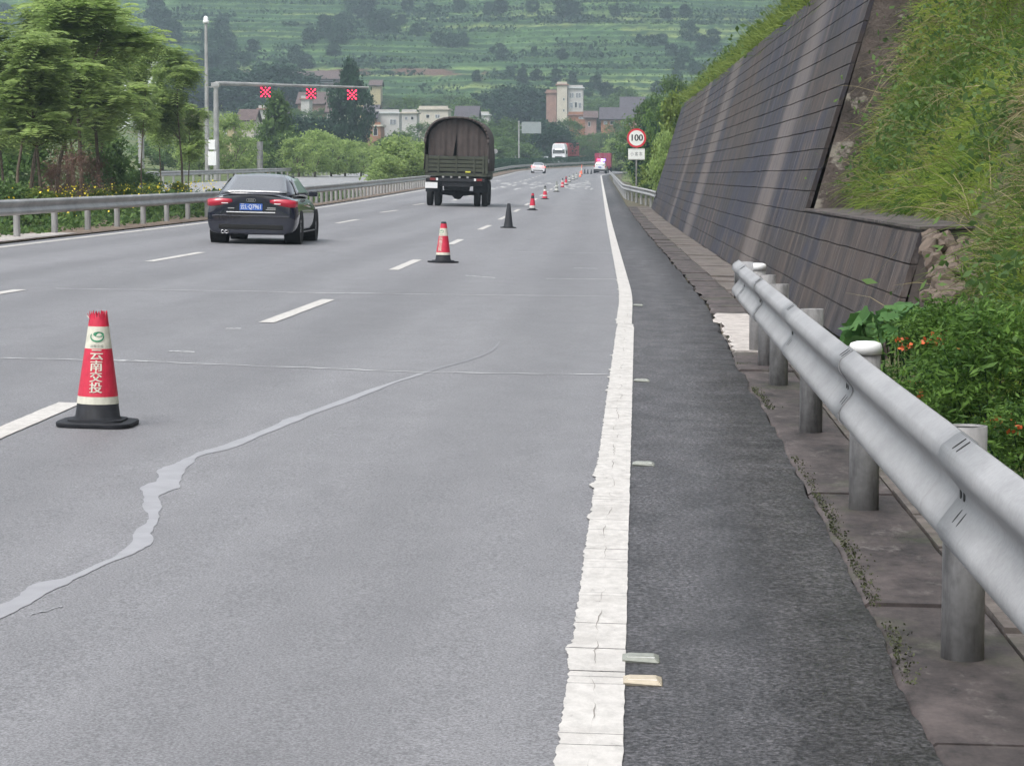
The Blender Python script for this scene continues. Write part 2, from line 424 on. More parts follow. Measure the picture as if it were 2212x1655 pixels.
def mat_ground():
    n = N('valley_ground'); f = n.noise(n.pos(), .15, 6, .6); g = n.noise(n.pos(), 3, 5, .7)
    c = n.ramp(f, [(.35, (.05, .085, .02)), (.55, (.10, .13, .04)), (.7, (.15, .13, .07))])
    c = n.mix(.5, c, n.ramp(g, [(.3, (.2, .2, .2)), (.7, (.8, .8, .8))]), 'OVERLAY')
    n.link(c, n.b.inputs['Base Color']); n.b.inputs['Roughness'].default_value = .95; n.bump(g, .6, .2); return n.m
M_ground = mat_ground()
gx = np.concatenate([np.linspace(-3000, -300, 20), np.arange(-290, -32, 8), np.arange(-32, 16, 1.5), np.arange(16, 120, 6), np.linspace(125, 3000, 22)])
gy = np.concatenate([np.linspace(-400, -20, 8), np.arange(-12, 240, 3), np.arange(240, 720, 8), np.linspace(730, 3000, 12)])
def gz(X, Y):
    z = terr(X, Y)
    z = np.where(Y > 700, np.minimum(z, 14), z)
    z = np.where(Y < 48, np.minimum(z, zr(np.clip(Y, -50, 620), 0) - .25), z)
    z = np.where((np.abs(X) > 320), np.minimum(z, 6), z)
    return z
V, Q = grid(gx, gy, gz)
tag(big_mesh('ground', V, Q, M_ground, smooth=True), kind='structure')

# terraced hillside
STEP = 2.1
hx = np.concatenate([np.linspace(-2600, -330, 24), np.arange(-320, 150, 1.6), np.linspace(156, 2600, 26)])
hy = np.concatenate([np.arange(640, 1010, 1.1), np.linspace(1014, 2600, 40)])
X, Y = np.meshgrid(hx, hy)
H = hill(X, Y) + 1.2 * (fbm(X / 40, Y / 40, 11) - .5)
q = H / STEP; fr = q - np.floor(q)
T = STEP * (np.floor(q) + sst(.70, 1.0, fr))
Z = .72 * T + .28 * H + .55 * (vnoise(X / 2.2, Y / 2.2, 5) - .5) * (fr < .8)
Z = np.where(Y > 1010, H, Z)
nx, ny = len(hx), len(hy)
i = np.arange(ny - 1)[:, None] * nx + np.arange(nx - 1)[None]
Q = np.stack([i, i + 1, i + nx + 1, i + nx], -1).reshape(-1, 4)
hs_ = big_mesh('hillside', np.stack([X, Y, Z], -1).reshape(-1, 3), Q, None, smooth=False)
tag(hs_, kind='structure')
tid = np.floor(q).astype(int); cell = np.floor((X + 400 + 37 * np.sin(tid * 1.7)) / (45 + 30 * np.abs(np.sin(tid * 2.3)))).astype(int)
rf = ((tid * 7919 + cell * 104729) % 97) / 97.0
pal = np.array([(.080, .150, .056), (.098, .170, .062), (.130, .200, .070), (.064, .124, .050), (.170, .225, .078), (.088, .152, .058)])
col = pal[(rf * 5.99).astype(int)]
n1 = fbm(X / 6, Y / 6, 21)[..., None]
col = col * (.5 + .95 * n1)
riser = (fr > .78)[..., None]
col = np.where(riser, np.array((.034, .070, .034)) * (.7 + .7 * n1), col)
# bare reddish soil terrace
pA = W(560, 168, 745); pB = W(1060, 158, 745)
soil = ((np.abs(H - (pA.z + pB.z) / 2 + 1.0 * np.sin(X / 9)) < 1.1) & (X > pA.x - 4) & (X < pB.x) & (fbm(X / 12, Y / 8, 31) > .40))[..., None]
col = np.where(soil, np.array((.125, .082, .062)) * (.7 + .7 * n1), col)
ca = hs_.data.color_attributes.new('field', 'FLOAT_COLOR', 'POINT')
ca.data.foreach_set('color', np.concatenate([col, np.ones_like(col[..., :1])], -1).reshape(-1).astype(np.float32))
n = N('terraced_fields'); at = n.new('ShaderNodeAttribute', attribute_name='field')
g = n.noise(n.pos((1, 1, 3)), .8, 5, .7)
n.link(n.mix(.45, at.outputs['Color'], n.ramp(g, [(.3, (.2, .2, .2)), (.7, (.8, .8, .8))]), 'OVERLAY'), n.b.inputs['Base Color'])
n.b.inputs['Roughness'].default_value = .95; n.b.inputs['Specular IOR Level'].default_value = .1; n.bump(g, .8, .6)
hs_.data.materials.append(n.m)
def hillz(x, y):
    h = hill(x, y) + 1.2 * (fbm(x / 40, y / 40, 11) - .5); qq = h / STEP; f = qq - np.floor(qq)
    return .72 * STEP * (np.floor(qq) + sst(.7, 1, f)) + .28 * h

# ------------------------------------------------------------------ leaf clouds
def leaves(P, size, g, aspect=.5, flat=.0, jit=.35, droop=0):
    """rhombic leaves at points P -> V, Q"""
    P = np.asarray(P, float); n = len(P)
    a = g.normal(size=(n, 3)); a[:, 2] *= (1 - flat); a[:, 2] -= droop; a /= np.linalg.norm(a, axis=1)[:, None] + 1e-9
    b = g.normal(size=(n, 3)); b[:, 2] *= (1 - flat); b -= a * (a * b).sum(1)[:, None]; b /= np.linalg.norm(b, axis=1)[:, None] + 1e-9
    L = size * (1 + jit * g.normal(size=n)).clip(.35, 2)[:, None]
    A = a * L; B = b * L * aspect
    V = np.stack([P - A * .5, P + B * .5 + A * .05, P + A * .5, P - B * .5 + A * .05], 1).reshape(-1, 3)
    return V, np.arange(4 * n).reshape(n, 4)
def limbs(mb, p, d, L, r, depth, g, tips, spread=.6, n=6):
    e = p + d * L; mb.tube(p, e, r, r * .62, n, caps=False)
    if depth == 0: tips.append(e); return
    for k in range(g.integers(2, 4)):
        nd = (d + Vector(g.normal(size=3)) * spread * .6 + Vector((0, 0, .12))).normalized()
        limbs(mb, p + d * L * (.55 + .45 * g.random()), nd, L * (.6 + .25 * g.random()), r * .55, depth - 1, g, tips, spread, max(4, n - 1))
    tips.append(e)
def feather_tree(seed, h=7.0, trunk_r=.09, crown_r=1.5, nfr=800):
    """slender roadside tree with pinnate fronds; returns trunk MB and leaf V,Q,rnd"""
    g = np.random.default_rng(seed); mb = MB(); tips = []
    p = Vector((0, 0, -.3)); d = Vector((g.normal() * .06, g.normal() * .06, 1)).normalized(); r = trunk_r; seg = h / 7
    for k in range(6):
        e = p + d * seg; mb.tube(p, e, r, r * .84, 8, caps=False); r *= .84
        if k >= 2:
            for _ in range(3):
                a = g.random() * 6.28; bd = Vector((math.cos(a), math.sin(a), .55 + .5 * g.random())).normalized()
                limbs(mb, e, bd, crown_r * (.42 + .25 * g.random()) * (1.15 - .09 * k), r * .45, 1, g, tips, .7, 5)
        p = e; d = (d + Vector((g.normal() * .07, g.normal() * .07, 0))).normalized()
    tips.append(p)
    VV = []; RR = []
    tips = np.array([tuple(t) for t in tips])
    for f in range(nfr):
        t = tips[g.integers(len(tips))] + g.normal(size=3) * np.array((.34, .34, .20)) * crown_r * .38
        a = g.random() * 6.28; dr = np.array((math.cos(a), math.sin(a), .35 * g.normal() + .12)); dr /= np.linalg.norm(dr)
        sd = np.cross(dr, (0, 0, 1)); sd /= np.linalg.norm(sd); L = .45 + .35 * g.random(); base = g.random()
        for i in range(6):
            u = (i + .6) / 6; c = t + dr * L * u + np.array((0, 0, -.22 * L * u * u * 2))
            wl = .17 * L * (1 + .9 * math.sin(u * 2.8)); 
            for sg in (-1, 1):
                tip = c + sd * sg * wl * 1.6 + dr * wl * .35 + np.array((0, 0, -.05)); m = (c + tip) / 2; q = dr * .045
                VV.append((c, m - q, tip, m + q)); RR.append(np.clip(base * .7 + .3 * g.random(), 0, 1))
    V = np.array(VV).reshape(-1, 3)
    return mb, V, np.arange(len(V)).reshape(-1, 4), np.array(RR)
def bush_cloud(seed, nclump, nleaf, size, shape, clump=.22, power=.45, aspect=.55, name_thin=False):
    """unit crown inside |x|,|y|<.5, 0<z<1. shape(z)->radius factor"""
    g = np.random.default_rng(seed); P = []; Rn = []
    for k in range(nclump):
        z = g.random() ** .9; rr = shape(z) * (g.random() ** power) * .5; a = g.random() * 6.283
        c = np.array((math.cos(a) * rr, math.sin(a) * rr, z)); tone = g.random()
        m = max(3, int(nleaf / nclump * (.5 + g.random())))
        pts = c + g.normal(size=(m, 3)) * clump * np.array((.36, .36, .30)) * (.6 + .7 * g.random())
        P.append(pts); Rn.append(np.clip(tone * .6 + .4 * g.random(m) + .12 * (pts[:, 2] - z) / clump, 0, 1))
    P = np.concatenate(P); Rn = np.concatenate(Rn)
    V, Q = leaves(P, size, g, aspect if not name_thin else .12)
    return V, Q, Rn
def tree_proto(seed, name, mat, shape, nclump=70, nleaf=3200, size=.07, trunk=.3, clump=.2, tr=.03, rx=1):
    """tree of unit height: trunk part and crown part, kept unlinked as meshes"""
    V, Q, Rn = bush_cloud(seed, nclump, nleaf, size, shape, clump, name_thin=(name == 'bare_shrub'))
    V = V * np.array((rx, rx, 1 - trunk * .8)) + np.array((0, 0, trunk * .8))
    cr = big_mesh('crown', V, Q, mat, None, Rn)
    g = np.random.default_rng(seed + 99); mb = MB(); tips = []
    mb.tube((0, 0, -.08), (0, 0, trunk), tr, tr * .8, 7, caps=False)
    for k in range(4):
        a = k * 1.6 + g.random(); limbs(mb, Vector((0, 0, trunk * .95)), Vector((math.cos(a) * .5, math.sin(a) * .5, .9)).normalized(), .25, tr * .6, 1, g, tips, .6, 5)
    tk = mb.build('trunk', M_bark)
    root = thing(name, None, None); cr.parent = root; tk.parent = root
    return root
ROUND = lambda z: math.sqrt(max(0, 1 - (2 * z - 1) ** 2)) * 1.0 + .08
OVAL = lambda z: (math.sin(math.pi * min(1, z * .92 + .06)) ** .6)
CONE = lambda z: (1 - z) ** .7 * .95 + .08
COLU = lambda z: (.55 + .5 * math.sin(z * 3.1)) * (1 - z ** 5)
LOW = lambda z: math.sqrt(max(0, 1 - z * z))
PROTOS = {}
def proto(key, *a, **k):
    PROTOS[key] = tree_proto(*a, **k); return PROTOS[key]
USED = set()
def put(key, px, ptop, d, label, cat, group=None, width=None, name=None, base=None, rot=None):
    """stand a copy of a tree whose top is seen at plate pixel (px,ptop) at distance d"""
    t = W(px, ptop, d)
    zb = float(base if base is not None else (hillz(t.x, t.y) if t.y > 700 else terr(t.x, t.y)))
    p = PROTOS[key]
    o = p if key not in USED else copy_tree(p)
    USED.add(key)
    hgt = max(.6, t.z - zb)
    sx = (width if width else hgt * .8)
    o.location = (t.x, t.y, zb); o.scale = (sx, sx, hgt); o.rotation_euler = (0, 0, random.random() * 6.28 if rot is None else rot)
    if name: o.name = name
    for k in ('label', 'category', 'group'):
        if k in o.keys(): del o[k]
    tag(o, label, cat, group); return o

# ------------------------------------------------------------------ roads
def strip(name, o0, o1, mat, s0=-14, s1=640, cols=6, lift=0.0):
    ss = np.concatenate([np.arange(s0, 60, 1.0), np.arange(60, s1 + 1, 4.0)])
    oo = np.linspace(o0, o1, cols); V = []
    for s_ in ss:
        for o_ in oo: V.append(RP(s_, o_, lift))
    nx = len(oo); i = np.arange(len(ss) - 1)[:, None] * nx + np.arange(nx - 1)[None]
    Q = np.stack([i, i + 1, i + nx + 1, i + nx], -1).reshape(-1, 4)
    return tag(big_mesh(name, np.array([tuple(v) for v in V]), Q, mat), kind='structure')
EDGE = -.14
road = strip('road', -11.75, -.02, M_road)
# dark shoulder with a broken outer edge
ss = np.concatenate([np.arange(-14, 40, .04), np.arange(40, 140, .6), np.arange(140, 641, 4.0)])
V = []
for s_ in ss:
    e = .83 + (.05 * (fbm(s_ * .9, 0.3, 41) - .5) * 2 + .03 * (vnoise(s_ * 5, 1.5, 42) - .5) + .018 * (vnoise(s_ * 17, 1.5, 46) - .5)) * (1 if s_ < 140 else 0)
    a = -.06 - .16 * max(0, (fbm(s_ * .55, 3.1, 44) - .35)) * (1 if s_ < 22 else 0) + .02 * (vnoise(s_ * 9, .2, 45) - .5)
    V += [RP(s_, a, .004), RP(s_, .3, .004), RP(s_, e, .003), RP(s_, e + .02, -.05)]
Q = []
for k in range(len(ss) - 1):
    for c in range(3): Q.append((4 * k + c, 4 * k + c + 1, 4 * k + c + 5, 4 * k + c + 4))
shoulder = tag(big_mesh('shoulder', np.array([tuple(v) for v in V]), Q, M_shoulder), kind='structure')
far_road = strip('opposite_road', -27.2, -15.6, M_far_road, 10, 640)

# solid edge line: ragged thermoplastic pieces split by cross cracks
g = np.random.default_rng(3)
s_ = 3.0; pieces = 0
while s_ < 60:
    L = (.05 + .75 * g.random() ** 2.2) if s_ < 30 else g.uniform(.5, 2); cur = s_; V = []; F = []; n = max(3, int(L / .02))
    for k in range(n + 1):
        t = s_ + L * k / n
        wid = .082 if t > 26 else .088
        sh = .018 * (t < 26.5)
        jl = .012 * (vnoise(t * 19, .5, 51) - .5) + .009 * (vnoise(t * 60, .5, 55) - .5) - .03 * max(0, vnoise(t * 5, .7, 52) - .72) * 3
        jr = .005 * (vnoise(t * 14, 2.5, 53) - .5)
        V += [RP(t, EDGE - wid + sh + jl, .0095), RP(t, EDGE + wid + sh + jr, .0095)]
    for k in range(n): F.append((2 * k, 2 * k + 1, 2 * k + 3, 2 * k + 2))
    mesh_obj('edge_line', V, F, M_paint, road)
    s_ += L + (g.uniform(.002, .006) if g.random() < .8 else g.uniform(.008, .014)); pieces += 1
ribbon('edge_line', [(t, EDGE - .082, EDGE + .082) for t in np.arange(s_, 420, 4)], M_paint, road, .0095)
# lengthwise crack in the edge line
V = []; F = []
for k, t in enumerate(np.arange(5.5, 32, .04)):
    o_ = EDGE + .018 + .03 * (vnoise(t * 2.2, .1, 61) - .5) + .02 * (vnoise(t * 14, .1, 62) - .5); w_ = .0013 * max(0, vnoise(t * 5, .9, 63) - .45) * 2.6 + .0001
    V += [RP(t, o_ - w_, .0118), RP(t, o_ + w_, .0118)]
    if k: F.append((2 * k - 2, 2 * k - 1, 2 * k + 1, 2 * k))
mesh_obj('crack', V, F, M_crack, road)
# left edge line and the opposite road's lines
ribbon('edge_line', [(t, -11.42, -11.25) for t in np.arange(20, 430, 3)], M_paint, road, .006)
ribbon('edge_line', [(t, -16.35, -16.2) for t in np.arange(20, 600, 4)], M_paint, far_road, .006)
ribbon('edge_line', [(t, -26.6, -26.45) for t in np.arange(20, 600, 4)], M_paint, far_road, .006)
# dashes, placed where the photograph has them
def dash(s0, s1, o0, o1=None, wd=.078):
    o1 = o0 if o1 is None else o1; pts = []
    n = 24
    for k in range(n + 1):
        t = k / n; s_ = s0 + (s1 - s0) * t; o_ = o0 + (o1 - o0) * t
        pts.append((s_, o_ - wd + .008 * (vnoise(s_ * 9, 1, 71) - .5), o_ + wd + .008 * (vnoise(s_ * 9, 4, 72) - .5)))
    return ribbon('lane_dash', pts, M_paint, road, .006)
for a, b in (((-120, 988), (152, 872)), ((575, 698), (710, 648)), ((850, 584), (902, 562)), ((972, 529), (996, 518)), ((1036, 497), (1058, 487.5))):
    s0, o0 = on_road(*a); s1, o1 = on_road(*b); dash(s0, s1, o0, o1); last = s1
for k in range(1, 18):
    dash(last + 9 + (k - 1) * 15, last + 15 + (k - 1) * 15, -3.78)
for a, b in (((-120, 654), (44, 627)), ((322, 566), (436, 546)), ((728, 483), (772, 475)), ((822, 460), (858, 455)), ((893, 444), (918, 440))):
    s0, o0 = on_road(*a); s1, o1 = on_road(*b); dash(s0, s1, o0, o1); last = s1
for k in range(1, 15): dash(last + 9 + (k - 1) * 15, last + 15 + (k - 1) * 15, -7.55)
for ln in (-19.6, -23.1):
    for k in range(24):
        ribbon('lane_dash', [(40 + 15 * k, ln - .07, ln + .07), (46 + 15 * k, ln - .07, ln + .07)], M_paint, far_road, .006)
# worn white cross markings far down the road
g = np.random.default_rng(12)
for px, py, hw in ((1052, 394, 14), (1090, 398, 12), (1072, 391, 10), (1110, 401, 11), (1130, 397, 10), (1150, 399, 14), (1162, 395, 16), (1170, 403, 12), (1185, 397, 14), (1150, 406, 8), (1118, 408, 7), (1240, 400, 22), (1255, 404, 18), (1262, 397, 14), (1228, 407, 12), (1275, 408, 9), (1216, 403, 9), (1240, 394, 10), (1085, 405, 8), (1062, 408, 7), (1270, 392, 7), (1140, 390, 8)):
    for q in range(5):
        s_, o_ = on_road(px + g.normal() * hw * .5, py + g.normal() * 1.2); wd = hw / FPX * s_ * g.uniform(.2, .7); L = g.uniform(1.5, 5)
        ribbon('worn_marking', [(s_ - L * .5, o_ - wd * .3, o_ + wd * .6), (s_ - L * .1, o_ - wd, o_ + wd * .8), (s_ + L * .2, o_ - wd * .8, o_ + wd), (s_ + L * .5, o_ - wd * .5, o_ + wd * .4)], M_wornpaint, road, .005 + .001 * q)
# pale sealant band that meanders over the lane
seal = [(-30, 1345, .07), (0, 1325, .075), (56, 1299, .075), (107, 1267, .085), (162, 1248, .06), (218, 1221, .06), (274, 1197, .065), (302, 1172, .08), (320, 1142, .085),
        (332, 1118, .07), (327, 1095, .06), (332, 1068, .10), (357, 1044, .15), (371, 1016, .13), (399, 998, .09), (441, 979, .075), (501, 963, .075), (557, 940, .075), (617, 914, .07),
        (658, 898, .065), (740, 868, .06), (820, 838, .055), (900, 812, .05), (950, 796, .045), (1010, 780, .035), (1060, 760, .025), (1080, 738, .015)]
RS = np.array([on_road(a, b) + (c,) for a, b, c in seal])
tt = np.linspace(0, len(RS) - 1, len(RS) * 14); kk = np.clip(tt.astype(int), 0, len(RS) - 2); fr_ = tt - kk
def crom(P, k, t):
    p0, p1, p2, p3 = P[max(0, k - 1)], P[k], P[k + 1], P[min(len(P) - 1, k + 2)]
    return .5 * ((2 * p1) + (-p0 + p2) * t + (2 * p0 - 5 * p1 + 4 * p2 - p3) * t * t + (-p0 + 3 * p1 - 3 * p2 + p3) * t ** 3)
PS = np.array([crom(RS, k, t) for k, t in zip(kk, fr_)])
dS = np.gradient(PS[:, 0]); dO = np.gradient(PS[:, 1]); ker = np.ones(29) / 29
dS = np.convolve(np.pad(dS, 14, 'edge'), ker, 'valid'); dO = np.convolve(np.pad(dO, 14, 'edge'), ker, 'valid')
V = []; F = []
for c in range(len(PS)):
    L = math.hypot(dS[c], dO[c]) + 1e-9; ns_, nx_ = dO[c] / L, -dS[c] / L; wv = PS[c, 2]
    jl = wv * (.5 + .5 * (vnoise(c * .09, 1, 81) - .5) + .12 * (vnoise(c * .4, 1, 83) - .5)); jr = wv * (.5 + .5 * (vnoise(c * .09, 7, 82) - .5) + .12 * (vnoise(c * .4, 7, 84) - .5))
    V += [RP(PS[c, 0] + ns_ * jl, PS[c, 1] + nx_ * jl, .0025), RP(PS[c, 0] - ns_ * jr, PS[c, 1] - nx_ * jr, .0025)]
    if c: F.append((2 * c - 2, 2 * c - 1, 2 * c + 1, 2 * c))
kf = 23 * 14
mesh_obj('sealed_crack', V, [f for f in F if f[0] < 2 * kf], M_seal, road); mesh_obj('sealed_crack', V, [f for f in F if f[0] >= 2 * kf], M_sealold, road)
def hair(pts, wd, mat=M_scratch, name='hairline_crack', lift=.0035):
    q = []
    P = [on_road(*p) for p in pts]; V = []; F = []; c = 0
    for k in range(len(P) - 1):
        m = 26
        for j in range(m + (k == len(P) - 2)):
            t = j / m; s_ = P[k][0] + (P[k + 1][0] - P[k][0]) * t + .05 * (vnoise(c * .3, 1, 91) - .5); o_ = P[k][1] + (P[k + 1][1] - P[k][1]) * t
            w_ = wd * (.35 + 1.0 * vnoise(c * .5, 3, 92)); 
            V += [RP(s_ - w_, o_, lift), RP(s_ + w_, o_, lift)]
            if c: F.append((2 * c - 2, 2 * c - 1, 2 * c + 1, 2 * c))
            c += 1
    return mesh_obj(name, V, F, mat, road)
hair([(-40, 774), (160, 778), (320, 782), (560, 792), (900, 805), (1318, 811)], .03)
hair([(240, 779), (320, 782)], .05)
hair([(120, 624), (420, 628), (880, 636), (1330, 641)], .035)
hair([(0, 648), (125, 622)], .05)
hair([(1005, 596), (1070, 601)], .07); hair([(1180, 603), (1330, 604)], .04); hair([(620, 633), (860, 636)], .04)
hair([(488, 711), (520, 711)], .06); hair([(365, 760), (420, 762)], .05); hair([(65, 1330), (135, 1312)], .012, M_seal)
hair([(1240, 580), (1290, 581)], .05); hair([(1120, 545), (1330, 548)], .05, M_seal)
# cream raised pavement studs beside the edge line
def stud(s_, o_, label, mat, tilt=0):
    r = thing('road_stud', label, 'road stud', RP(s_, o_, .004), (0, .018, tilt), 'raised studs beside the edge line')
    P = [(-.062, 0), (.062, 0), (.058, .008), (.042, .020), (-.042, .020), (-.058, .008)]
    mb = MB(); n = len(P)
    V = [(x, -.05, z) for x, z in P] + [(x, .05, z) for x, z in P]
    V = [(x * (1 if z < .015 else .97), y * (1 if z < .01 else .55), z) for x, y, z in V]
    mb.add(V, [tuple(range(n)), tuple(range(2 * n - 1, n - 1, -1))] + [(k, n + k, n + (k + 1) % n, (k + 1) % n) for k in range(n)])
    mb.build('body', mat, r, bevel=.003)
    mb = MB().box(-.044, .044, -.0345, -.032, .011, .0175); mb.build('reflector', M_cap, r); return r
M_stud = plain('stud_cream', (.44, .38, .29), .55, var=.12, vscale=40); M_studg = plain('stud_grey', (.24, .25, .22), .55, var=.15, vscale=40)
for px, py, lab, m_ in ((1388, 1478, 'cream raised stud by the edge line, the nearest one in view', M_stud), (1384, 1432, 'greyish raised stud just beyond the nearest cream stud', M_studg),
                        (1390, 1007, 'small raised stud beside the edge line level with the capped rail post', M_studg), (1386, 826, 'raised stud beside the edge line level with the flowering shrubs', M_studg),
                        (1378, 662, 'faint raised stud beside the kink of the edge line', M_studg)):
    s_, o_ = on_road(px, py); stud(s_, o_, lab, m_)

# ------------------------------------------------------------------ right pavement: gutter slabs and drain covers
pv = tag(strip('pavement', .80, 2.6, M_earth, -14, 420, 4, -.07), kind='structure')
g = np.random.default_rng(5); s_ = 2.0
while s_ < 118:
    L = g.uniform(1.6, 3.2) if s_ < 22 else g.uniform(.8, 2.6)
    pale = 23.3 < s_ + L / 2 < 28.5
    V = []; F = []; n = max(4, int(L / .16)); top = .0 + g.uniform(-.008, .012) + (.012 if pale else 0)
    for k in range(n + 1):
        t = s_ + L * k / n
        a = .835 + .05 * (fbm(t * .9, 0.3, 41) - .5) * 2 + (.02 if t > 22 else 0) + .07 * (vnoise(t * 3.3, 2, 101) - .35) * (t > 22); b = 1.255 + .012 * (vnoise(t * 3, 5, 102) - .5)
        V += [RP(t, a, top - .012), RP(t, a + .02, top), RP(t, b, top), RP(t, b, top - .09), RP(t, a, top - .09)]
    for k in range(n):
        o_ = 5 * k
        for c in range(4): F.append((o_ + c, o_ + c + 1, o_ + c + 6, o_ + c + 5))
    F += [(0, 4, 3, 2, 1), tuple(5 * n + c for c in range(5))]
    mesh_obj('gutter_slab', V, F, M_palecon if pale else M_gutter, pv)
    s_ += L + g.uniform(.012, .05)
s_ = 2.0
while s_ < 118:
    L = g.uniform(.85, 1.05); top = g.uniform(-.012, .012)
    V = [RP(s_ + dx_, o_, top + dz) for dz in (-.08, 0) for dx_, o_ in ((0, 1.275), (L, 1.275), (L, 1.87), (0, 1.87))]
    mesh_obj('drain_cover', V, [(0, 1, 2, 3), (7, 6, 5, 4), (0, 4, 5, 1), (1, 5, 6, 2), (2, 6, 7, 3), (3, 7, 4, 0)], M_slab, pv)
    s_ += L + g.uniform(.012, .03)
M_moss = mat_leaf('moss_crumbs', (.03, .034, .02), (.085, .095, .045), .1)
# moss and weeds in the joint between asphalt and gutter
g = np.random.default_rng(8); t = g.uniform(4, 27, 6500); t = t[fbm(t * .55, t * 0 + .5, 111) > .45]
o_ = .85 + .05 * (fbm(t * .9, t * 0 + 0.3, 41) - .5) * 2 + np.abs(g.normal(size=len(t))) * .03 * np.where(t < 19, 1, 2.8)
P = RPv(t, o_, .006 + np.abs(g.normal(size=len(t))) * .006)
V, Q = leaves(P, .010, g, .7)
tag(big_mesh('moss', V, Q, M_moss, pv, g.random(len(Q))), kind='stuff')

# ------------------------------------------------------------------ retaining wall
WS0, WSM, WS1, BAT, CH = 21.8, 34.0, 116.0, .30, .28
WO = 1.89
p0 = RP(WS0, WO); 
wall_dir = -math.atan(.0155)
wall = thing('retaining_wall', 'tall dark streaked concrete retaining wall leaning back beside the road, low step at its near end', 'retaining wall', (float(cx(60) + WO + .0155 * (60 - WS0)), WS0, 0), (0, 0, -wall_dir * -1 if False else math.atan(.0155)))
def wz(y): return float(cz(WS0 + y)) - .05
TOPL, TOPT = 1.14, 4.76
def panel(y0, y1, k, top):
    """one poured lift: proud face with a recessed, slightly wandering joint round it"""
    z0 = k * CH; z1 = min(top, z0 + CH); g_ = .004; e = .0045
    def pt(y, z, off): return (BAT * z + off, y, z + wz(y))
    n = max(4, int((y1 - y0) / .7)); V = []; F = []
    prou = .004 * (vnoise(y0 * 3.1 + k * 7.7, k, 141) - .5)
    for i_ in range(n + 1):
        u = i_ / n; y = y0 + .004 + (y1 - y0 - .008) * u
        a = z0 + .016 * (vnoise(y * .9, k * 3.7, 142) - .5); b = z1 + (.016 * (vnoise(y * .9, (k + 1) * 3.7, 142) - .5) if z1 < top else 0)
        V += [pt(y, a + g_, .06), pt(y, a + g_, .010), pt(y, a + g_ + e, prou), pt(y, b - g_ - e, prou), pt(y, b - g_, .010), pt(y, b - g_, .06)]
    for i_ in range(n):
        for c in range(5): F.append((6 * i_ + c, 6 * i_ + c + 1, 6 * i_ + c + 7, 6 * i_ + c + 6))
    F += [tuple(range(5, -1, -1)), tuple(6 * n + c for c in range(6))]
    mesh_obj('wall_panel', V, F, M_wall, wall)
yM = WSM - WS0; yE = WS1 - WS0
for k in range(17):
    top = TOPT
    n = 16
    cuts = [yM] + [yM + (yE - yM) * (j + (.0 if j in (0, n) else g.uniform(-.12, .12))) / n for j in range(1, n)] + [yE]
    for j in range(n): panel(cuts[j], cuts[j + 1], k, top)
for k in range(4):
    panel(0, yM, k, TOPL)
def core(name, y0, y1, top, thick, mat_):
    V = []; F = []; ys = np.linspace(y0, y1, 12)
    for y in ys:
        b = wz(y); V += [(.035, y, b - .4), (.035 + BAT * top, y, b + top - .006), (.035 + BAT * top + thick, y, b + top - .006 + .02), (.035 + thick + BAT * top, y, b - .4)]
    for k in range(11):
        for c in range(4): F.append((4 * k + c, 4 * k + (c + 1) % 4, 4 * k + 4 + (c + 1) % 4, 4 * k + 4 + c))
    F += [(0, 3, 2, 1), tuple(44 + c for c in range(4))]
    return mesh_obj(name, V, F, mat_, wall)
core('core', yM + .01, yE - .01, TOPT, .45, M_wallend); core('low_core', .01, yM - .005, TOPL, .42, M_wallcore)
# coping on the low step
V = []; y0, y1 = -.02, yM - .02; x0 = BAT * TOPL - .012
b0, b1 = wz(y0) + TOPL, wz(y1) + TOPL
mesh_obj('coping', [(x0, y0, b0), (x0 + .75, y0, b0 + .02), (x0 + .75, y1, b1 + .02), (x0, y1, b1), (x0, y0, b0 + .025), (x0 + .75, y0, b0 + .045), (x0 + .75, y1, b1 + .045), (x0, y1, b1 + .025)],
         [(3, 2, 1, 0), (4, 5, 6, 7), (0, 1, 5, 4), (1, 2, 6, 5), (2, 3, 7, 6), (3, 0, 4, 7)], M_gutter, wall)
# ------------------------------------------------------------------ near bank with grass
def toe(s):
    k = sst(20.1, 22.2, s)
    return 2.15 + .75 * k, -.02 + (TOPL + .05) * k
def bank_pt(s, t):
    """t metres up along the bank"""
    o0, z0 = toe(s); pro = 1.0 - .52 * sst(26, 34, s)
    o_ = o0 + t * .62 * pro; z = z0 + t * .80
    nse = .35 * (fbm(s * .5 + 9, t * .6, 121) - .5) + .5 * (fbm(s * .18, t * .25, 125) - .5)
    near = sst(0, .8, t)
    return np.stack([cx(s) + o_ + nse * .7 * near, s, cz(s) + z - nse * .55 * near], -1)
def mat_bank():
    n = N('bank_soil'); f = n.noise(n.pos(), .9, 6, .65); g_ = n.noise(n.pos(), 14, 5, .7)
    c = n.ramp(f, [(.36, (.05, .045, .02)), (.5, (.075, .085, .025)), (.66, (.12, .095, .06))])
    c = n.mix(.5, c, n.ramp(g_, [(.3, (.25, .25, .25)), (.7, (.75, .75, .75))]), 'OVERLAY')
    n.link(c, n.b.inputs['Base Color']); n.b.inputs['Roughness'].default_value = .95; n.bump(g_, .7, .06); return n.m
M_bank = mat_bank()
bs = np.arange(1, 37.5, .25); bt = np.concatenate([np.arange(0, 9, .25), np.arange(9, 16, .7)])
BS, BT = np.meshgrid(bs, bt); V = bank_pt(BS.ravel(), BT.ravel())
# skirt from the toe down to the drain covers
sk = np.stack([cx(bs) + 2.0 + .0 * bs, bs, cz(bs) - .06], -1); n0 = len(bs)
V = np.concatenate([sk, V]); nyy = len(bt) + 1
i = np.arange(nyy - 1)[:, None] * n0 + np.arange(n0 - 1)[None]
Q = np.stack([i, i + 1, i + n0 + 1, i + n0], -1).reshape(-1, 4)
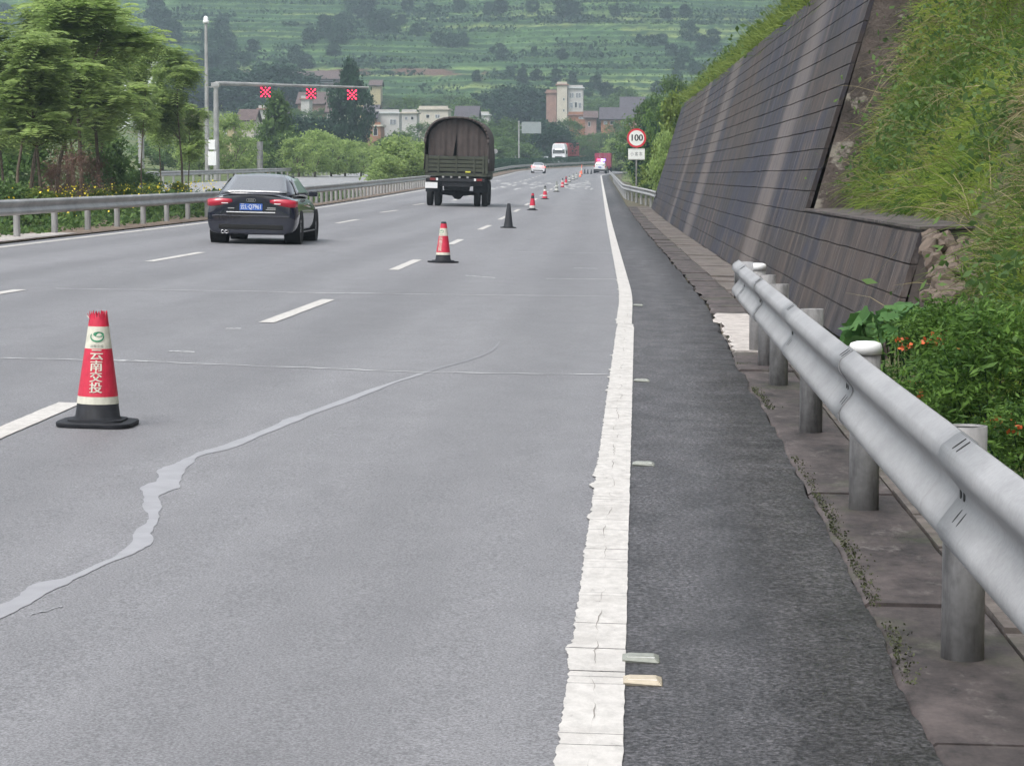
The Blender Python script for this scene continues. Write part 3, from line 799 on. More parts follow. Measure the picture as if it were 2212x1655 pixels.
# under the low wall the skirt stays behind the wall face
V[:n0][bs > 21.4] += np.array((.75, 0, 0.9))
tag(big_mesh('bank', V, Q, M_bank, smooth=True), kind='structure')

def blades(P, L, wd, g, lean, curl=.5, seg=3):
    """curved grass blades as strips of quads"""
    n = len(P); P = np.asarray(P, float)
    L = L[:, None]; d = lean / (np.linalg.norm(lean, axis=1)[:, None] + 1e-9)
    side = np.cross(d, g.normal(size=(n, 3))); side /= np.linalg.norm(side, axis=1)[:, None] + 1e-9
    pts = []
    for k in range(seg + 1):
        t = k / seg; c = P + d * L * t + np.array((0, 0, -1.0)) * (curl[:, None] if hasattr(curl, 'shape') else curl) * L * t * t
        ww = wd * (1 - t) ** .7 + .0006
        pts.append(np.stack([c - side * ww, c + side * ww], 1))
    V = np.stack(pts, 1).reshape(-1, 3)
    m = 2 * (seg + 1); Q = []
    b = np.arange(n)[:, None] * m
    for k in range(seg): Q.append(b + np.array([2 * k, 2 * k + 1, 2 * k + 3, 2 * k + 2])[None])
    Q = np.stack(Q, 1).reshape(-1, 4)
    return V, Q
g = np.random.default_rng(33)
def bank_grass(name, nT, nB, mat, Lm, wd, dens_seed, thr, tmax=9, curl=.45, smin=9, smax=34.6, tmin=.0, bare=True):
    S_ = g.uniform(smin, smax, nT); T_ = g.uniform(tmin, tmax, nT)
    dn = fbm(S_ * .55, T_ * .55, dens_seed); keep = dn > thr
    # bare strip against the tall wall's raw end, and where the rubble lies
    if bare:
        keep &= ~((S_ > 33.3) & (T_ < 3.2) & (g.random(len(S_)) < .8))
        keep &= ~((S_ > 18.6) & (S_ < 22.4) & (T_ < np.where(S_ > 20.4, 1.05, .7)) & (g.random(len(S_)) < .9))
    S_, T_ = S_[keep], T_[keep]; n = len(S_)
    base = bank_pt(S_, T_); tone = fbm(S_ * .7, T_ * .7, dens_seed + 5)
    P = np.repeat(base, nB, 0) + g.normal(size=(n * nB, 3)) * np.array((.05, .05, .03)); tn = np.repeat(tone, nB)
    N_ = len(P); Lh = Lm * (.55 + .9 * g.random(N_)) * np.repeat(.7 + .6 * g.random(n), nB)
    lean = np.stack([-.40 + .7 * g.normal(size=N_), .7 * g.normal(size=N_), .75 + .4 * g.normal(size=N_)], -1) + np.repeat(g.normal(size=(n, 3)) * .55, nB, 0)
    V, Q = blades(P, Lh, wd, g, lean, curl * (.4 + g.random(N_)))
    rn = np.clip((tn - .38) * 3.2 + .2 + .4 * (g.random(N_) - .4), 0, 1)
    return tag(big_mesh(name, V, Q, mat, None, np.repeat(rn, 3)), kind='stuff')
gl = bank_grass('grass', 14000, 8, M_grass, .38, .0055, 131, .33); gl['label'] = 'long green grass covering the steep bank'; gl['category'] = 'grass'
gl = bank_grass('dry_grass', 2600, 8, M_dry, .62, .004, 151, .45, curl=.6); gl['label'] = 'pale dry grass arching over the steep bank'; gl['category'] = 'grass'
gl = bank_grass('dry_tufts', 900, 9, M_dry, .45, .004, 155, .2, tmax=4.5, curl=.5, smin=17.5, smax=24, tmin=1.1, bare=False); gl['label'] = 'dry tufts hanging above the rubble'; gl['category'] = 'grass'
gl = bank_grass('rubble_grass', 900, 9, M_grass, .42, .005, 157, .2, tmax=4.5, smin=17.5, smax=24, tmin=1.15, bare=False); gl['label'] = 'green grass hanging above the rubble'; gl['category'] = 'grass'
# leafy weeds between the grass
Pw = []; tw = []
for k in range(1100):
    s_ = g.uniform(9, 34); t_ = g.uniform(.1, 8.5)
    if fbm(np.array([s_ * .45]), np.array([t_ * .45]), 171)[0] < .43 or (s_ > 33.2 and t_ < 3.4) or (18.6 < s_ < 22.4 and t_ < (1.1 if s_ > 20.4 else .7)): continue
    b = bank_pt(np.array([s_]), np.array([t_]))[0]; m = 60; tone = g.random()
    Pw.append(b + g.normal(size=(m, 3)) * np.array((.22, .26, .18)) + np.array((-.10, 0, .18))); tw.append(np.clip(tone * .7 + .3 * g.random(m), 0, 1))
Pw = np.concatenate(Pw); V, Q = leaves(Pw, .065, g, .5)
tag(big_mesh('leafy_weeds', V, Q, M_leafmid, None, np.concatenate(tw)), 'leafy green weeds growing through the bank grass', 'weeds', None, 'stuff')

# ------------------------------------------------------------------ rubble stones at the low wall's end
M_stone = plain('rubble_stone', (.12, .092, .073), .9, var=.4, vscale=7, bump=.5)
def stone_mesh(seed):
    bm = bmesh.new(); bmesh.ops.create_icosphere(bm, subdivisions=2, radius=.5); g_ = np.random.default_rng(seed)
    for _ in range(11):
        nrm = Vector(g_.normal(size=3)).normalized(); dd = g_.uniform(.26, .40)
        for v in bm.verts:
            e = v.co.dot(nrm) - dd
            if e > 0: v.co -= nrm * e
    me = bpy.data.meshes.new('stone'); bm.to_mesh(me); bm.free(); me.materials.append(M_stone); return me
SM = [stone_mesh(k) for k in range(6)]
pile = thing('rubble_pile', 'heap of brown broken stones against the end of the low wall step', 'rubble', RP(20.6, 2.6, 0))
g = np.random.default_rng(44)
for k in range(100):
    px_ = g.uniform(2005, 2160); py_ = g.uniform(500, 672)
    if py_ < 498 + (px_ - 2005) * .45: py_ += 70
    d = 21.9 - (py_ - 500) / 160 * 2.6 + g.normal() * .1
    p = W(px_, py_, d)
    o = bpy.data.objects.new('stone', SM[k % 6]); C.objects.link(o); o.parent = pile
    o.location = p - pile.location; sc = g.uniform(.10, .27); o.scale = (sc * g.uniform(.7, 1.1), sc * g.uniform(.8, 1.2), sc * g.uniform(.6, 1.2)); o.rotation_euler = tuple(g.uniform(0, 6, 3))
for px_, py_, d in ((1845, 425, 33.3), (2205, 545, 20)):
    o = bpy.data.objects.new('stone', SM[int(px_) % 6]); C.objects.link(o); o.parent = pile
    o.location = W(px_, py_, d) - pile.location; o.scale = (.16, .15, .09); o.rotation_euler = (px_, py_, d)

# ------------------------------------------------------------------ gourd plant and flowering shrubs
def gourd_mesh():
    n = 14; V = [(0, 0, 0)]; 
    for k in range(n):
        a = 6.283 * k / n; r_ = .5 * (1 + .12 * math.cos(5 * a)) * (.55 if k == 0 else 1); V.append((r_ * math.cos(a), r_ * math.sin(a), .10 + .05 * math.cos(2.5 * a)))
    me = bpy.data.meshes.new('leaf'); me.from_pydata(V, [], [(0, 1 + k, 1 + (k + 1) % n) for k in range(n)]); me.update()
    at_ = me.attributes.new('rnd', 'FLOAT', 'FACE'); at_.data.foreach_set('value', np.linspace(.2, .9, n).astype(np.float32))
    me.materials.append(M_gourd); return me
GL = gourd_mesh(); g = np.random.default_rng(55)
gp = thing('gourd_plant', 'broad-leaved gourd plant sprawling at the foot of the low wall', 'plant', RP(18.6, 1.95, 0))
stem = MB()
for k in range(95):
    px_ = g.uniform(1838, 2070); py_ = 745 - g.random() ** 1.3 * 76 * (1 - .5 * abs((px_ - 1930) / 140)) - (px_ - 1838) * .05
    p = W(px_, py_, g.uniform(17.0, 19.2)) - gp.location
    o = bpy.data.objects.new('leaf', GL); C.objects.link(o); o.parent = gp; o.location = p; sc = g.uniform(.11, .22); o.scale = (sc, sc, sc)
    o.rotation_euler = (g.normal() * .5 + .35, g.normal() * .5, g.uniform(0, 6.28))
    stem.tube((p.x * .8, p.y * .8, max(0, p.z - .28)), p, .006, .004, 4, caps=False)
tag(stem.build('stems', M_leafmid, gp), kind='stuff')
M_shrub = mat_leaf('shrub_leaf', (.022, .07, .014), (.15, .27, .05), .4)
def flower_shrub(px, pbase, d, hgt, wid, label, flowers, seed, size=.055):
    b = W(px, pbase, d); zb = float(zr(d, 1.9)) - .03
    r = thing('flowering_shrub', label, 'shrub', (b.x, b.y, zb), (0, 0, 0), 'orange flowering shrubs behind the guardrail')
    V, Q, Rn = bush_cloud(seed, 150, 11000, size * .72, LOW, .2, .4, .30)
    V = V * np.array((wid, wid * 1.1, hgt)); big_mesh('foliage', V, Q, M_shrub, r, Rn)
    mb = MB(); g_ = np.random.default_rng(seed)
    for k in range(14):
        a = g_.random() * 6.28; mb.tube((0, 0, -.05), (math.cos(a) * wid * .3, math.sin(a) * wid * .3, hgt * (.5 + .4 * g_.random())), .008, .003, 4, caps=False)
    tag(mb.build('stems', M_leafdark, r), kind='stuff')
    for fx, fy in flowers:
        p = W(fx, fy, d - wid * .3) - Vector(r.location)
        Pq = np.array(tuple(p)) + g_.normal(size=(12, 3)) * .018; V, Q = leaves(Pq, .026, g_, .8)
        big_mesh('flower', V, Q, M_flower, r)
flower_shrub(2035, 915, 15.6, .80, .95, 'flowering shrub with orange blooms behind the capped rail post', [(1942, 742), (1960, 748), (2000, 742), (2030, 735), (2034, 742), (2066, 738), (2022, 728), (1990, 828), (1988, 853)], 201)
flower_shrub(2150, 960, 14.2, .86, 1.2, 'bushy shrub at the picture\'s right edge above the open rail post', [(2160, 908), (2182, 905), (2148, 912)], 202, .06)
flower_shrub(2200, 800, 16.8, .45, .8, 'green shrub between the gourd plant and the rubble', [(2052, 716)], 203, .07)
flower_shrub(2230, 1010, 12.2, .5, .9, 'low shrub half out of frame beside the open rail post', [(2195, 925)], 204, .06)

# ------------------------------------------------------------------ guardrails
def wprof(th=.004):
    """W-beam outline (depth toward the road = -x, height z)"""
    h = [(-.026, .006), (-.029, .014), (-.033, .020), (-.070, .068), (-.077, .078), (-.081, .090), (-.081, .104), (-.077, .118), (-.071, .127), (-.036, .152), (-.026, .158)]
    pts = [(x, -z) for x, z in h[::-1]] + h
    return pts
def wbeam(name, P, mat, parent, side=1, off=0.0):
    """sweep the W profile along points P (local to parent); side -1 mirrors it"""
    pr = wprof(); n = len(pr); V = []; F = []
    for k, p in enumerate(P):
        a = P[max(0, k - 1)]; b = P[min(len(P) - 1, k + 1)]; d = (b - a).normalized(); nx_ = Vector((d.y, -d.x, 0)).normalized() * side
        for th in (0, .004):
            for x, z in pr: V.append(p + nx_ * (x + th - off) + Vector((0, 0, z)))
    m = 2 * n
    for k in range(len(P) - 1):
        for j in range(n - 1):
            F.append((k * m + j, k * m + j + 1, (k + 1) * m + j + 1, (k + 1) * m + j))
            F.append((k * m + n + j + 1, k * m + n + j, (k + 1) * m + n + j, (k + 1) * m + n + j + 1))
        F.append((k * m, (k + 1) * m, (k + 1) * m + n, k * m + n)); F.append((k * m + n - 1, k * m + 2 * n - 1, (k + 1) * m + 2 * n - 1, (k + 1) * m + n - 1))
    for k in (0, len(P) - 1):
        for j in range(n - 1): F.append((k * m + j, k * m + j + 1, k * m + n + j + 1, k * m + n + j))
    return mesh_obj(name, V, F, mat, parent, smooth=True)
# near right-hand rail
RO = .878; ZB = .700
def zb_rail(t): return float(np.interp(t, [-1, 5.3, 8.6, 13, 22], [.735, .722, .704, .692, .680]))
posts = [1.0, 4.65, 8.28, 11.93, 15.6, 19.2, 21.0, 22.7]
gr_ = thing('guardrail', 'near galvanised W-beam guardrail with round posts along the right shoulder', 'guardrail', RP(8, 1.06, 0))
L0 = Vector(gr_.location)
edges = [-.9, 2.75, 6.40, 10.05, 13.7, 17.4, 20.0, 21.6]
for k in range(len(edges) - 1):
    a, b = edges[k], edges[k + 1] + (.30 if k < len(edges) - 2 else 0)
    P = [RP(a + (b - a) * j / 6, RO, ZB) - L0 for j in range(7)]
    for j, t in enumerate(np.linspace(a, b, 7)): P[j].z = float(cz(t)) + zb_rail(t) - L0.z
    wbeam('beam', P, M_galv, gr_, 1, .006 if k % 2 else 0.0)
for s_ in posts:
    p = Vector((RP(s_, 1.065).x, s_, float(cz(s_)))) - L0
    mb = MB(); mb.lathe([(.070, -.15), (.070, .735), (.063, .735), (.063, .45), (0.0, .45)], 28)
    po = mb.build('post', M_post, gr_, smooth=False, loc=p)
    po.data.polygons.foreach_set('use_smooth', np.array([abs(f.normal.z) < .5 for f in po.data.polygons]))
    if abs(s_ - 11.93) < .1 or s_ > 22:
        MB().lathe([(.077, .715), (.077, .752), (.070, .766), (.045, .774), (0, .776)], 28).build('cap', M_cap, po, smooth=True)
    # spacer between post and beam
    MB().lathe([(0, .726), (.0625, .726), (.0625, .728), (0, .728)], 20).build('bore_shade', M_dark, po)  # near-black disc below the rim paints the shade inside the tube
    MB().box(RO - 1.065 + .002, -.058, -.05, .05, ZB - .13, ZB + .03).build('spacer_block', M_galvold, po, bevel=.008)
# splice bolts and slots in the beam
def slot_mesh(a, b):
    V = []; F = []
    for x in (-.004, .004):
        for q in np.linspace(0, 6.283, 13)[:-1]: V.append((x, math.cos(q) * a, math.sin(q) * b))
    F = [tuple(range(12)), tuple(range(23, 11, -1))] + [(k, 12 + k, 12 + (k + 1) % 12, (k + 1) % 12) for k in range(12)]
    m_ = bpy.data.meshes.new('bolt_slot'); m_.from_pydata(V, [], F); m_.materials.append(M_dark); return m_
sm_ = slot_mesh(.0075, .022); bm_ = slot_mesh(.016, .030)
def put_slot(s_, dx_, z_, tilt, m_):
    o = bpy.data.objects.new('bolt_slot', m_); C.objects.link(o); o.parent = gr_
    b = RP(s_, RO); o.location = Vector((b.x + dx_, s_, float(cz(s_)) + zb_rail(s_) + z_)) - L0; o.rotation_euler = (0, tilt, 0)
for e in edges[1:-1]:
    for ds in (.05, .13):
        put_slot(e + ds, -.0525, .1415, R(54), sm_); put_slot(e + ds, -.0535, -.0445, R(38), sm_)
    for ds in (.12, .19): put_slot(e + ds + .06, -.030, .0, 0, bm_)
# rounded end piece of the rail
V = []; F = []
for k in range(9):
    a = math.pi * k / 8
    for z_ in (-.155, .155): V.append(RP(21.62 + .16 * math.sin(a), RO - .06 + .16 * (1 - math.cos(a)) * .5, 0) + Vector((0, 0, zb_rail(21.6) + z_)) - L0)
for k in range(8): F.append((2 * k, 2 * k + 1, 2 * k + 3, 2 * k + 2))
eo = mesh_obj('end_terminal', V, F, M_galv, gr_, smooth=True); sl = eo.modifiers.new('thickness', 'SOLIDIFY'); sl.thickness = .004

def long_rail(name, label, offs, s0, s1, top, side, mat, postmat, sp, post_r=.072, seg=24, post_to=260):
    r = thing(name, label, 'guardrail', RP(s0, offs(s0), 0)); L_ = Vector(r.location); a = s0
    while a < s1:
        b = min(a + seg, s1); n = max(2, int((b - a) / 3)); P = [RP(t, offs(t), top - .155) - L_ for t in np.linspace(a, b, n + 1)]
        wbeam('beam', P, mat, r, side, .0); a = b
    s_ = s0 + .4; pm = MB().lathe([(post_r, -.45), (post_r, top - .03), (0, top - .03)], 12)
    first = None
    while s_ < min(s1, post_to):
        p = RP(s_, offs(s_) + side * (.10), 0) - L_
        if first is None: first = pm.build('post', postmat, r, loc=p)
        else:
            o = first.copy(); C.objects.link(o); o.location = p
        s_ += sp(s_)
    return r
# left rail: its road-side face points to +x
long_rail('guardrail', 'long weathered W-beam guardrail along the median left of the lanes', lambda s: -12.2, 22, 470, .80, -1, M_galvold, M_galvold, lambda s: 3.6 if s < 92 else 2.0)
long_rail('guardrail', 'distant guardrail on the far side of the opposite carriageway', lambda s: -27.6, 150, 600, .80, -1, M_galvold, M_galvold, lambda s: 4.0)
def flare(s): return .93 + 1.15 * (1 - sst(112, 150, s))
long_rail('guardrail', 'farther right-hand guardrail flaring into the wall\'s far end', flare, 113, 330, .78, 1, M_galvold, M_galvold, lambda s: 4.0)

# ------------------------------------------------------------------ traffic cones
M_conered = plain('cone_red', (.52, .022, .055), .45, var=.12, vscale=25)
M_cream = plain('cone_cream', (.58, .56, .47), .55, var=.12, vscale=25)
M_green = plain('emblem_green', (.03, .22, .11), .6)
M_conewhite = plain('cone_white', (.55, .55, .52), .6, var=.2, vscale=18)
M_conegrey = plain('cone_grey', (.16, .17, .16), .7, var=.3, vscale=18)
M_orange = plain('cone_orange', (.75, .16, .08), .5)
HC = .69
def crad(z): return .134 + (.044 - .134) * (z - .035) / (HC - .035)
def ring_part(name, z0, z1, mat, parent, off=0.0, n=36, torn=0):
    V = []; F = []
    g_ = np.random.default_rng(4)
    for k in range(n):
        a = 6.283 * k / n; jag = torn * (g_.random() if k % 2 else 0) + (torn * 1.0 if torn and 14 < k < 22 else 0)
        zt = z1 - jag
        for z_, o_ in ((z0, off), (zt, off), (zt, off - .004), (z0, off - .004)): V.append(((crad(z_) + o_) * math.cos(a), (crad(z_) + o_) * math.sin(a), z_))
    for k in range(n):
        j = (k + 1) % n
        for c in range(4): F.append((4 * k + c, 4 * j + c, 4 * j + (c + 1) % 4, 4 * k + (c + 1) % 4))
    return mesh_obj(name, V, F, mat, parent, smooth=False)
def wrap(name, V, F, zc, sc, mat, parent, a0, off=.0055):
    """lay flat lettering (x right, y up) round the cone; a0 = facing angle"""
    if len(F) > 1:
        bm = bmesh.new(); vs = [bm.verts.new((v[0], v[1], 0)) for v in V]
        for f in F:
            try: bm.faces.new([vs[i_] for i_ in f])
            except ValueError: pass
        xs = [v[0] for v in V]
        for c in np.linspace(min(xs), max(xs), 9)[1:-1]:
            bmesh.ops.bisect_plane(bm, geom=bm.verts[:] + bm.edges[:] + bm.faces[:], plane_co=(float(c), 0, 0), plane_no=(1, 0, 0))
        bm.verts.index_update(); V = [tuple(v.co) for v in bm.verts]; F = [tuple(v.index for v in f.verts) for f in bm.faces]; bm.free()
    out = []
    for x, y, _ in V:
        z_ = zc + y * sc; r_ = crad(z_) + off; a = a0 + x * sc / crad(zc); out.append((r_ * math.cos(a), r_ * math.sin(a), z_))
    return mesh_obj(name, out, F, mat, parent)
def cone(s_, o_, label, kind, rz=0, detail=True):
    r = thing('traffic_cone', label, 'traffic cone', RP(s_, o_, .005), (0, XF, rz), 'traffic cones closing the right lane')
    # stepped rubber base, a square with well rounded corners
    def sq(rad, z_): return [(math.copysign(abs(math.cos(a)) ** .45, math.cos(a)) * rad, math.copysign(abs(math.sin(a)) ** .45, math.sin(a)) * rad, z_) for a in np.linspace(0, 6.283, 41)[:-1]]
    mb = MB(); V = sq(.224, 0) + sq(.226, .018) + sq(.222, .024) + sq(.165, .026) + sq(.163, .037) + sq(.14, .040); n = 40; F = [tuple(range(n - 1, -1, -1))]
    for q_ in range(5):
        for k in range(n): F.append((q_ * n + k, q_ * n + (k + 1) % n, (q_ + 1) * n + (k + 1) % n, (q_ + 1) * n + k))
    F.append(tuple(5 * n + k for k in range(n))); mb.add(V, F); mb.build('base', M_black, r)
    mb = MB(); mb.lathe([(.150, .036), (.140, .045), (crad(.05), .05), (crad(HC - (.05 if kind == 'printed' else .0)), HC - (.05 if kind == 'printed' else .0)), (.03, HC - (.05 if kind == 'printed' else 0) + .004)], 32)
    body = {'black': M_black, 'grey': M_conegrey, 'orange': M_orange}.get(kind, M_black)
    mb.build('body', body, r, smooth=True)
    if kind in ('printed', 'printed2'):
        tor = .05 if kind == 'printed' else 0
        ring_part('top_sleeve', .583, .672 if tor else .66, M_conered, r, .003, torn=tor)
        if tor:
            for aa, hh, oo in ((3.4, .03, .012), (3.0, .015, .02), (3.75, .045, .004), (4.3, .05, .0), (5.2, .055, .0), (2.6, .03, .008), (5.9, .05, .002)):
                ca_, sa_ = math.cos(aa), math.sin(aa); r0_ = crad(.63) + .003; w_ = .012; zb_ = .628
                V = [(r0_ * ca_ + w_ * sa_, r0_ * sa_ - w_ * ca_, zb_), (r0_ * ca_ - w_ * sa_, r0_ * sa_ + w_ * ca_, zb_), ((r0_ + oo) * ca_, (r0_ + oo) * sa_, zb_ + hh)]
                V += [(x_ - .003 * ca_, y_ - .003 * sa_, z_) for x_, y_, z_ in V]
                mesh_obj('torn_flap', V, [(0, 1, 2), (5, 4, 3), (0, 3, 4, 1), (1, 4, 5, 2), (2, 5, 3, 0)], M_conered if aa > 3.2 else M_cream, r)
        ring_part('upper_band', .453, .583, M_cream, r, .003); ring_part('sleeve', .172, .453, M_conered, r, .0035); ring_part('lower_band', .128, .172, M_cream, r, .003)
        a0 = -math.pi / 2 + .14 - rz - .06 if kind == 'printed' else -math.pi / 2 - .5 - rz
        for k, ch in enumerate('云南交投'):
            V, F = text_mesh(ch, 1)
            xs = [v[0] for v in V]; ys = [v[1] for v in V]; mx_, my_ = (max(xs) + min(xs)) / 2, (max(ys) + min(ys)) / 2; k_ = 1 / max(max(xs) - min(xs), max(ys) - min(ys))
            V = [((v[0] - mx_) * k_ * 1.12, (v[1] - my_) * k_, 0) for v in V]
            nv = len(V); V2 = [(x_ - .03, y_, 0) for x_, y_, _ in V] + [(x_ + .03, y_ + .012, 0) for x_, y_, _ in V]
            wrap('character', V2[:nv], F, .418 - .0635 * k, .062, M_cream, r, a0); wrap('character', V2[nv:], F, .418 - .0635 * k, .062, M_cream, r, a0, .0062)
        # emblem: green lens over an open swoosh
        V = [(math.cos(a) * .36 + .10, math.sin(a) * .17 + .22, 0) for a in np.linspace(0, 6.28, 25)[:-1]]; wrap('emblem', V, [tuple(range(24))], .520, .085, M_green, r, a0)
        V = []; F = []
        for k, a in enumerate(np.linspace(2.6, 6.6, 22)):
            t = k / 21; w_ = .05 + .05 * math.sin(t * 3.14)
            V += [(math.cos(a) * (.46 - w_), math.sin(a) * (.36 - w_) + .05, 0), (math.cos(a) * .47, math.sin(a) * .37 + .05, 0)]
            if k: F.append((2 * k - 2, 2 * k - 1, 2 * k + 1, 2 * k))
        wrap('emblem', V, F, .520, .085, M_green, r, a0)
        V, F = text_mesh('云南交投', 1); wrap('small_print', V, F, .468, .019, M_conegrey, r, a0)
    elif kind == 'striped':
        for a, b, m_ in ((.05, .15, M_conered), (.15, .22, M_conewhite), (.22, .42, M_conered), (.42, .52, M_conewhite), (.52, .62, M_conegrey)): ring_part('band', a, b, m_, r, .003, 24)
    elif kind == 'grey':
        for a, b in ((.10, .20), (.33, .43)): ring_part('band', a, b, M_conewhite, r, .003, 24)
    elif kind == 'orange': ring_part('band', .3, .45, M_conewhite, r, .003, 24)
    elif kind == 'red':
        for a, b, m_ in ((.09, .19, M_conewhite), (.19, .48, M_conered), (.60, .68, M_conered)): ring_part('band', a, b, m_, r, .003, 24)
    return r
cone_list = [(211, 919, 'printed', 'red and cream traffic cone with white characters and torn top, nearest to the camera'),
             (957, 568, 'printed2', 'red cone with cream bands standing beyond the nearest one, before the black cone'),
             (1098, 493, 'black', 'plain black traffic cone without bands'),
             (1150, 455, 'red', 'red traffic cone just beyond the black one'),
             (1177, 431, 'striped', 'red and white striped cone, second beyond the black cone'),
             (1202, 415, 'grey', 'grey cone with whitish bands between two red ones'),
             (1215, 406, 'striped', 'red and white cone right after the grey banded cone'),
             (1222.5, 400.5, 'red', 'red cone second after the grey banded cone'),
             (1230, 394.5, 'grey', 'small grey cone third after the large grey one'),
             (1238, 390, 'grey', 'small grey cone fourth after the large grey one'),
             (1245, 386.5, 'grey', 'small grey cone fifth after the large grey one'),
             (1253, 383.5, 'orange', 'small orange cone at the far end of the line'),]
for px, py, kd, lab in cone_list:
    s_, o_ = on_road(px, py); cone(s_, o_, lab, kd, .0 if kd != 'printed2' else .6)
s_, o_ = on_road(1256, 378.5)
r = cone(s_, o_, 'tall orange warning post at the far end of the cone line', 'orange'); r.scale = (.9, .9, 2.0); r.name = 'warning_post'; r['category'] = 'warning post'
del r['group']
for px, lab in ((1263, 'tiny dark cone crossing the lane, farthest left of three by the police car'), (1269.5, 'tiny dark cone crossing the lane, middle of three by the police car'), (1277, 'tiny dark cone crossing the lane, nearest the police car of three')):
    s_ = 362; o_ = W(px, 375, s_).x - cx(s_); cone(s_, float(o_), lab, 'black')

# ------------------------------------------------------------------ wheels and cars
def wheel(parent, x, y, rad, wd, out, rimcol=None, name='wheel', spokes=True):
    e = bpy.data.objects.new(name, None); C.objects.link(e); e.parent = parent; e.location = (x, y, rad)
    h = wd / 2
    MB().lathe([(rad * .62, -h), (rad * .90, -h), (rad * .985, -h * .8), (rad, -h * .45), (rad, h * .45), (rad * .985, h * .8), (rad * .90, h), (rad * .62, h), (rad * .60, h * .8), (rad * .60, -h * .8)], 28, 'x', closed=True).build('tyre', M_tyre, e, smooth=True)
    s_ = out * h
    mb = MB().lathe([(rad * .61, s_ * .85), (rad * .56, s_ * .9), (rad * .54, s_ * .45), (.02, s_ * .5)], 20, 'x')
    if spokes:
        for k in range(5):
            a = 6.283 * k / 5; c, sn = math.cos(a), math.sin(a)
            P = [(.03, -.035), (rad * .57, -.05), (rad * .57, .05), (.03, .035)]
            mb.add([(s_ * .92, u * c - v * sn, u * sn + v * c) for u, v in P], [(0, 1, 2, 3), (3, 2, 1, 0)])
    mb.build('rim', rimcol or M_rim, e)
    return e
def loft(stations, name, mat, parent, sub=2, crease_caps=.35):
    """stations: (y, [(x,z) half ring from bottom centre to top centre])"""
    V = []; F = []; m = len(stations[0][1]); full = 2 * m - 2
    for y, hr in stations:
        ring = [(x, z) for x, z in hr] + [(-x, z) for x, z in hr[-2:0:-1]]
        V += [(x, y, z) for x, z in ring]
    for k in range(len(stations) - 1):
        for j in range(full): F.append((k * full + j, k * full + (j + 1) % full, (k + 1) * full + (j + 1) % full, (k + 1) * full + j))
    for kk, rev in ((0, False), (len(stations) - 1, True)):
        # cap as quads between mirrored points
        b = kk * full
        for j in range(m - 1):
            l0 = b + (full - j) % full; l1 = b + (full - j - 1) % full
            q = [b + j, l0, l1, b + j + 1]; q = [i for n_, i in enumerate(q) if i not in q[:n_]]
            F.append(tuple(q if not rev else q[::-1]))
    o = mesh_obj(name, V, F, mat, parent, smooth=True)
    bm = bmesh.new(); bm.from_mesh(o.data); bmesh.ops.recalc_face_normals(bm, faces=bm.faces); bm.to_mesh(o.data); bm.free()
    if sub:
        md = o.modifiers.new('sub', 'SUBSURF'); md.levels = sub; md.render_levels = sub
    return o
def panel_quad(name, pts, mat, parent, n=6, bulge=0.0, thick=.006):
    """bilinear patch through 4 corners (bl, br, tr, tl) with a slight bulge along its normal"""
    a, b, c, d = [Vector(p) for p in pts]; nrm = (b - a).cross(d - a).normalized(); V = []; F = []
    for i in range(n + 1):
        for j in range(n + 1):
            u, v = j / n, i / n; p = (a * (1 - u) + b * u) * (1 - v) + (d * (1 - u) + c * u) * v
            V.append(p + nrm * bulge * 4 * (u * (1 - u)) )
    for i in range(n):
        for j in range(n): F.append((i * (n + 1) + j, i * (n + 1) + j + 1, (i + 1) * (n + 1) + j + 1, (i + 1) * (n + 1) + j))
    o = mesh_obj(name, V, F, mat, parent, smooth=True)
    if thick: s_ = o.modifiers.new('t', 'SOLIDIFY'); s_.thickness = thick; s_.offset = -1
    return o
M_plate = plain('plate_blue', (.04, .12, .42), .4); M_white = plain('plate_white', (.75, .75, .75), .4)
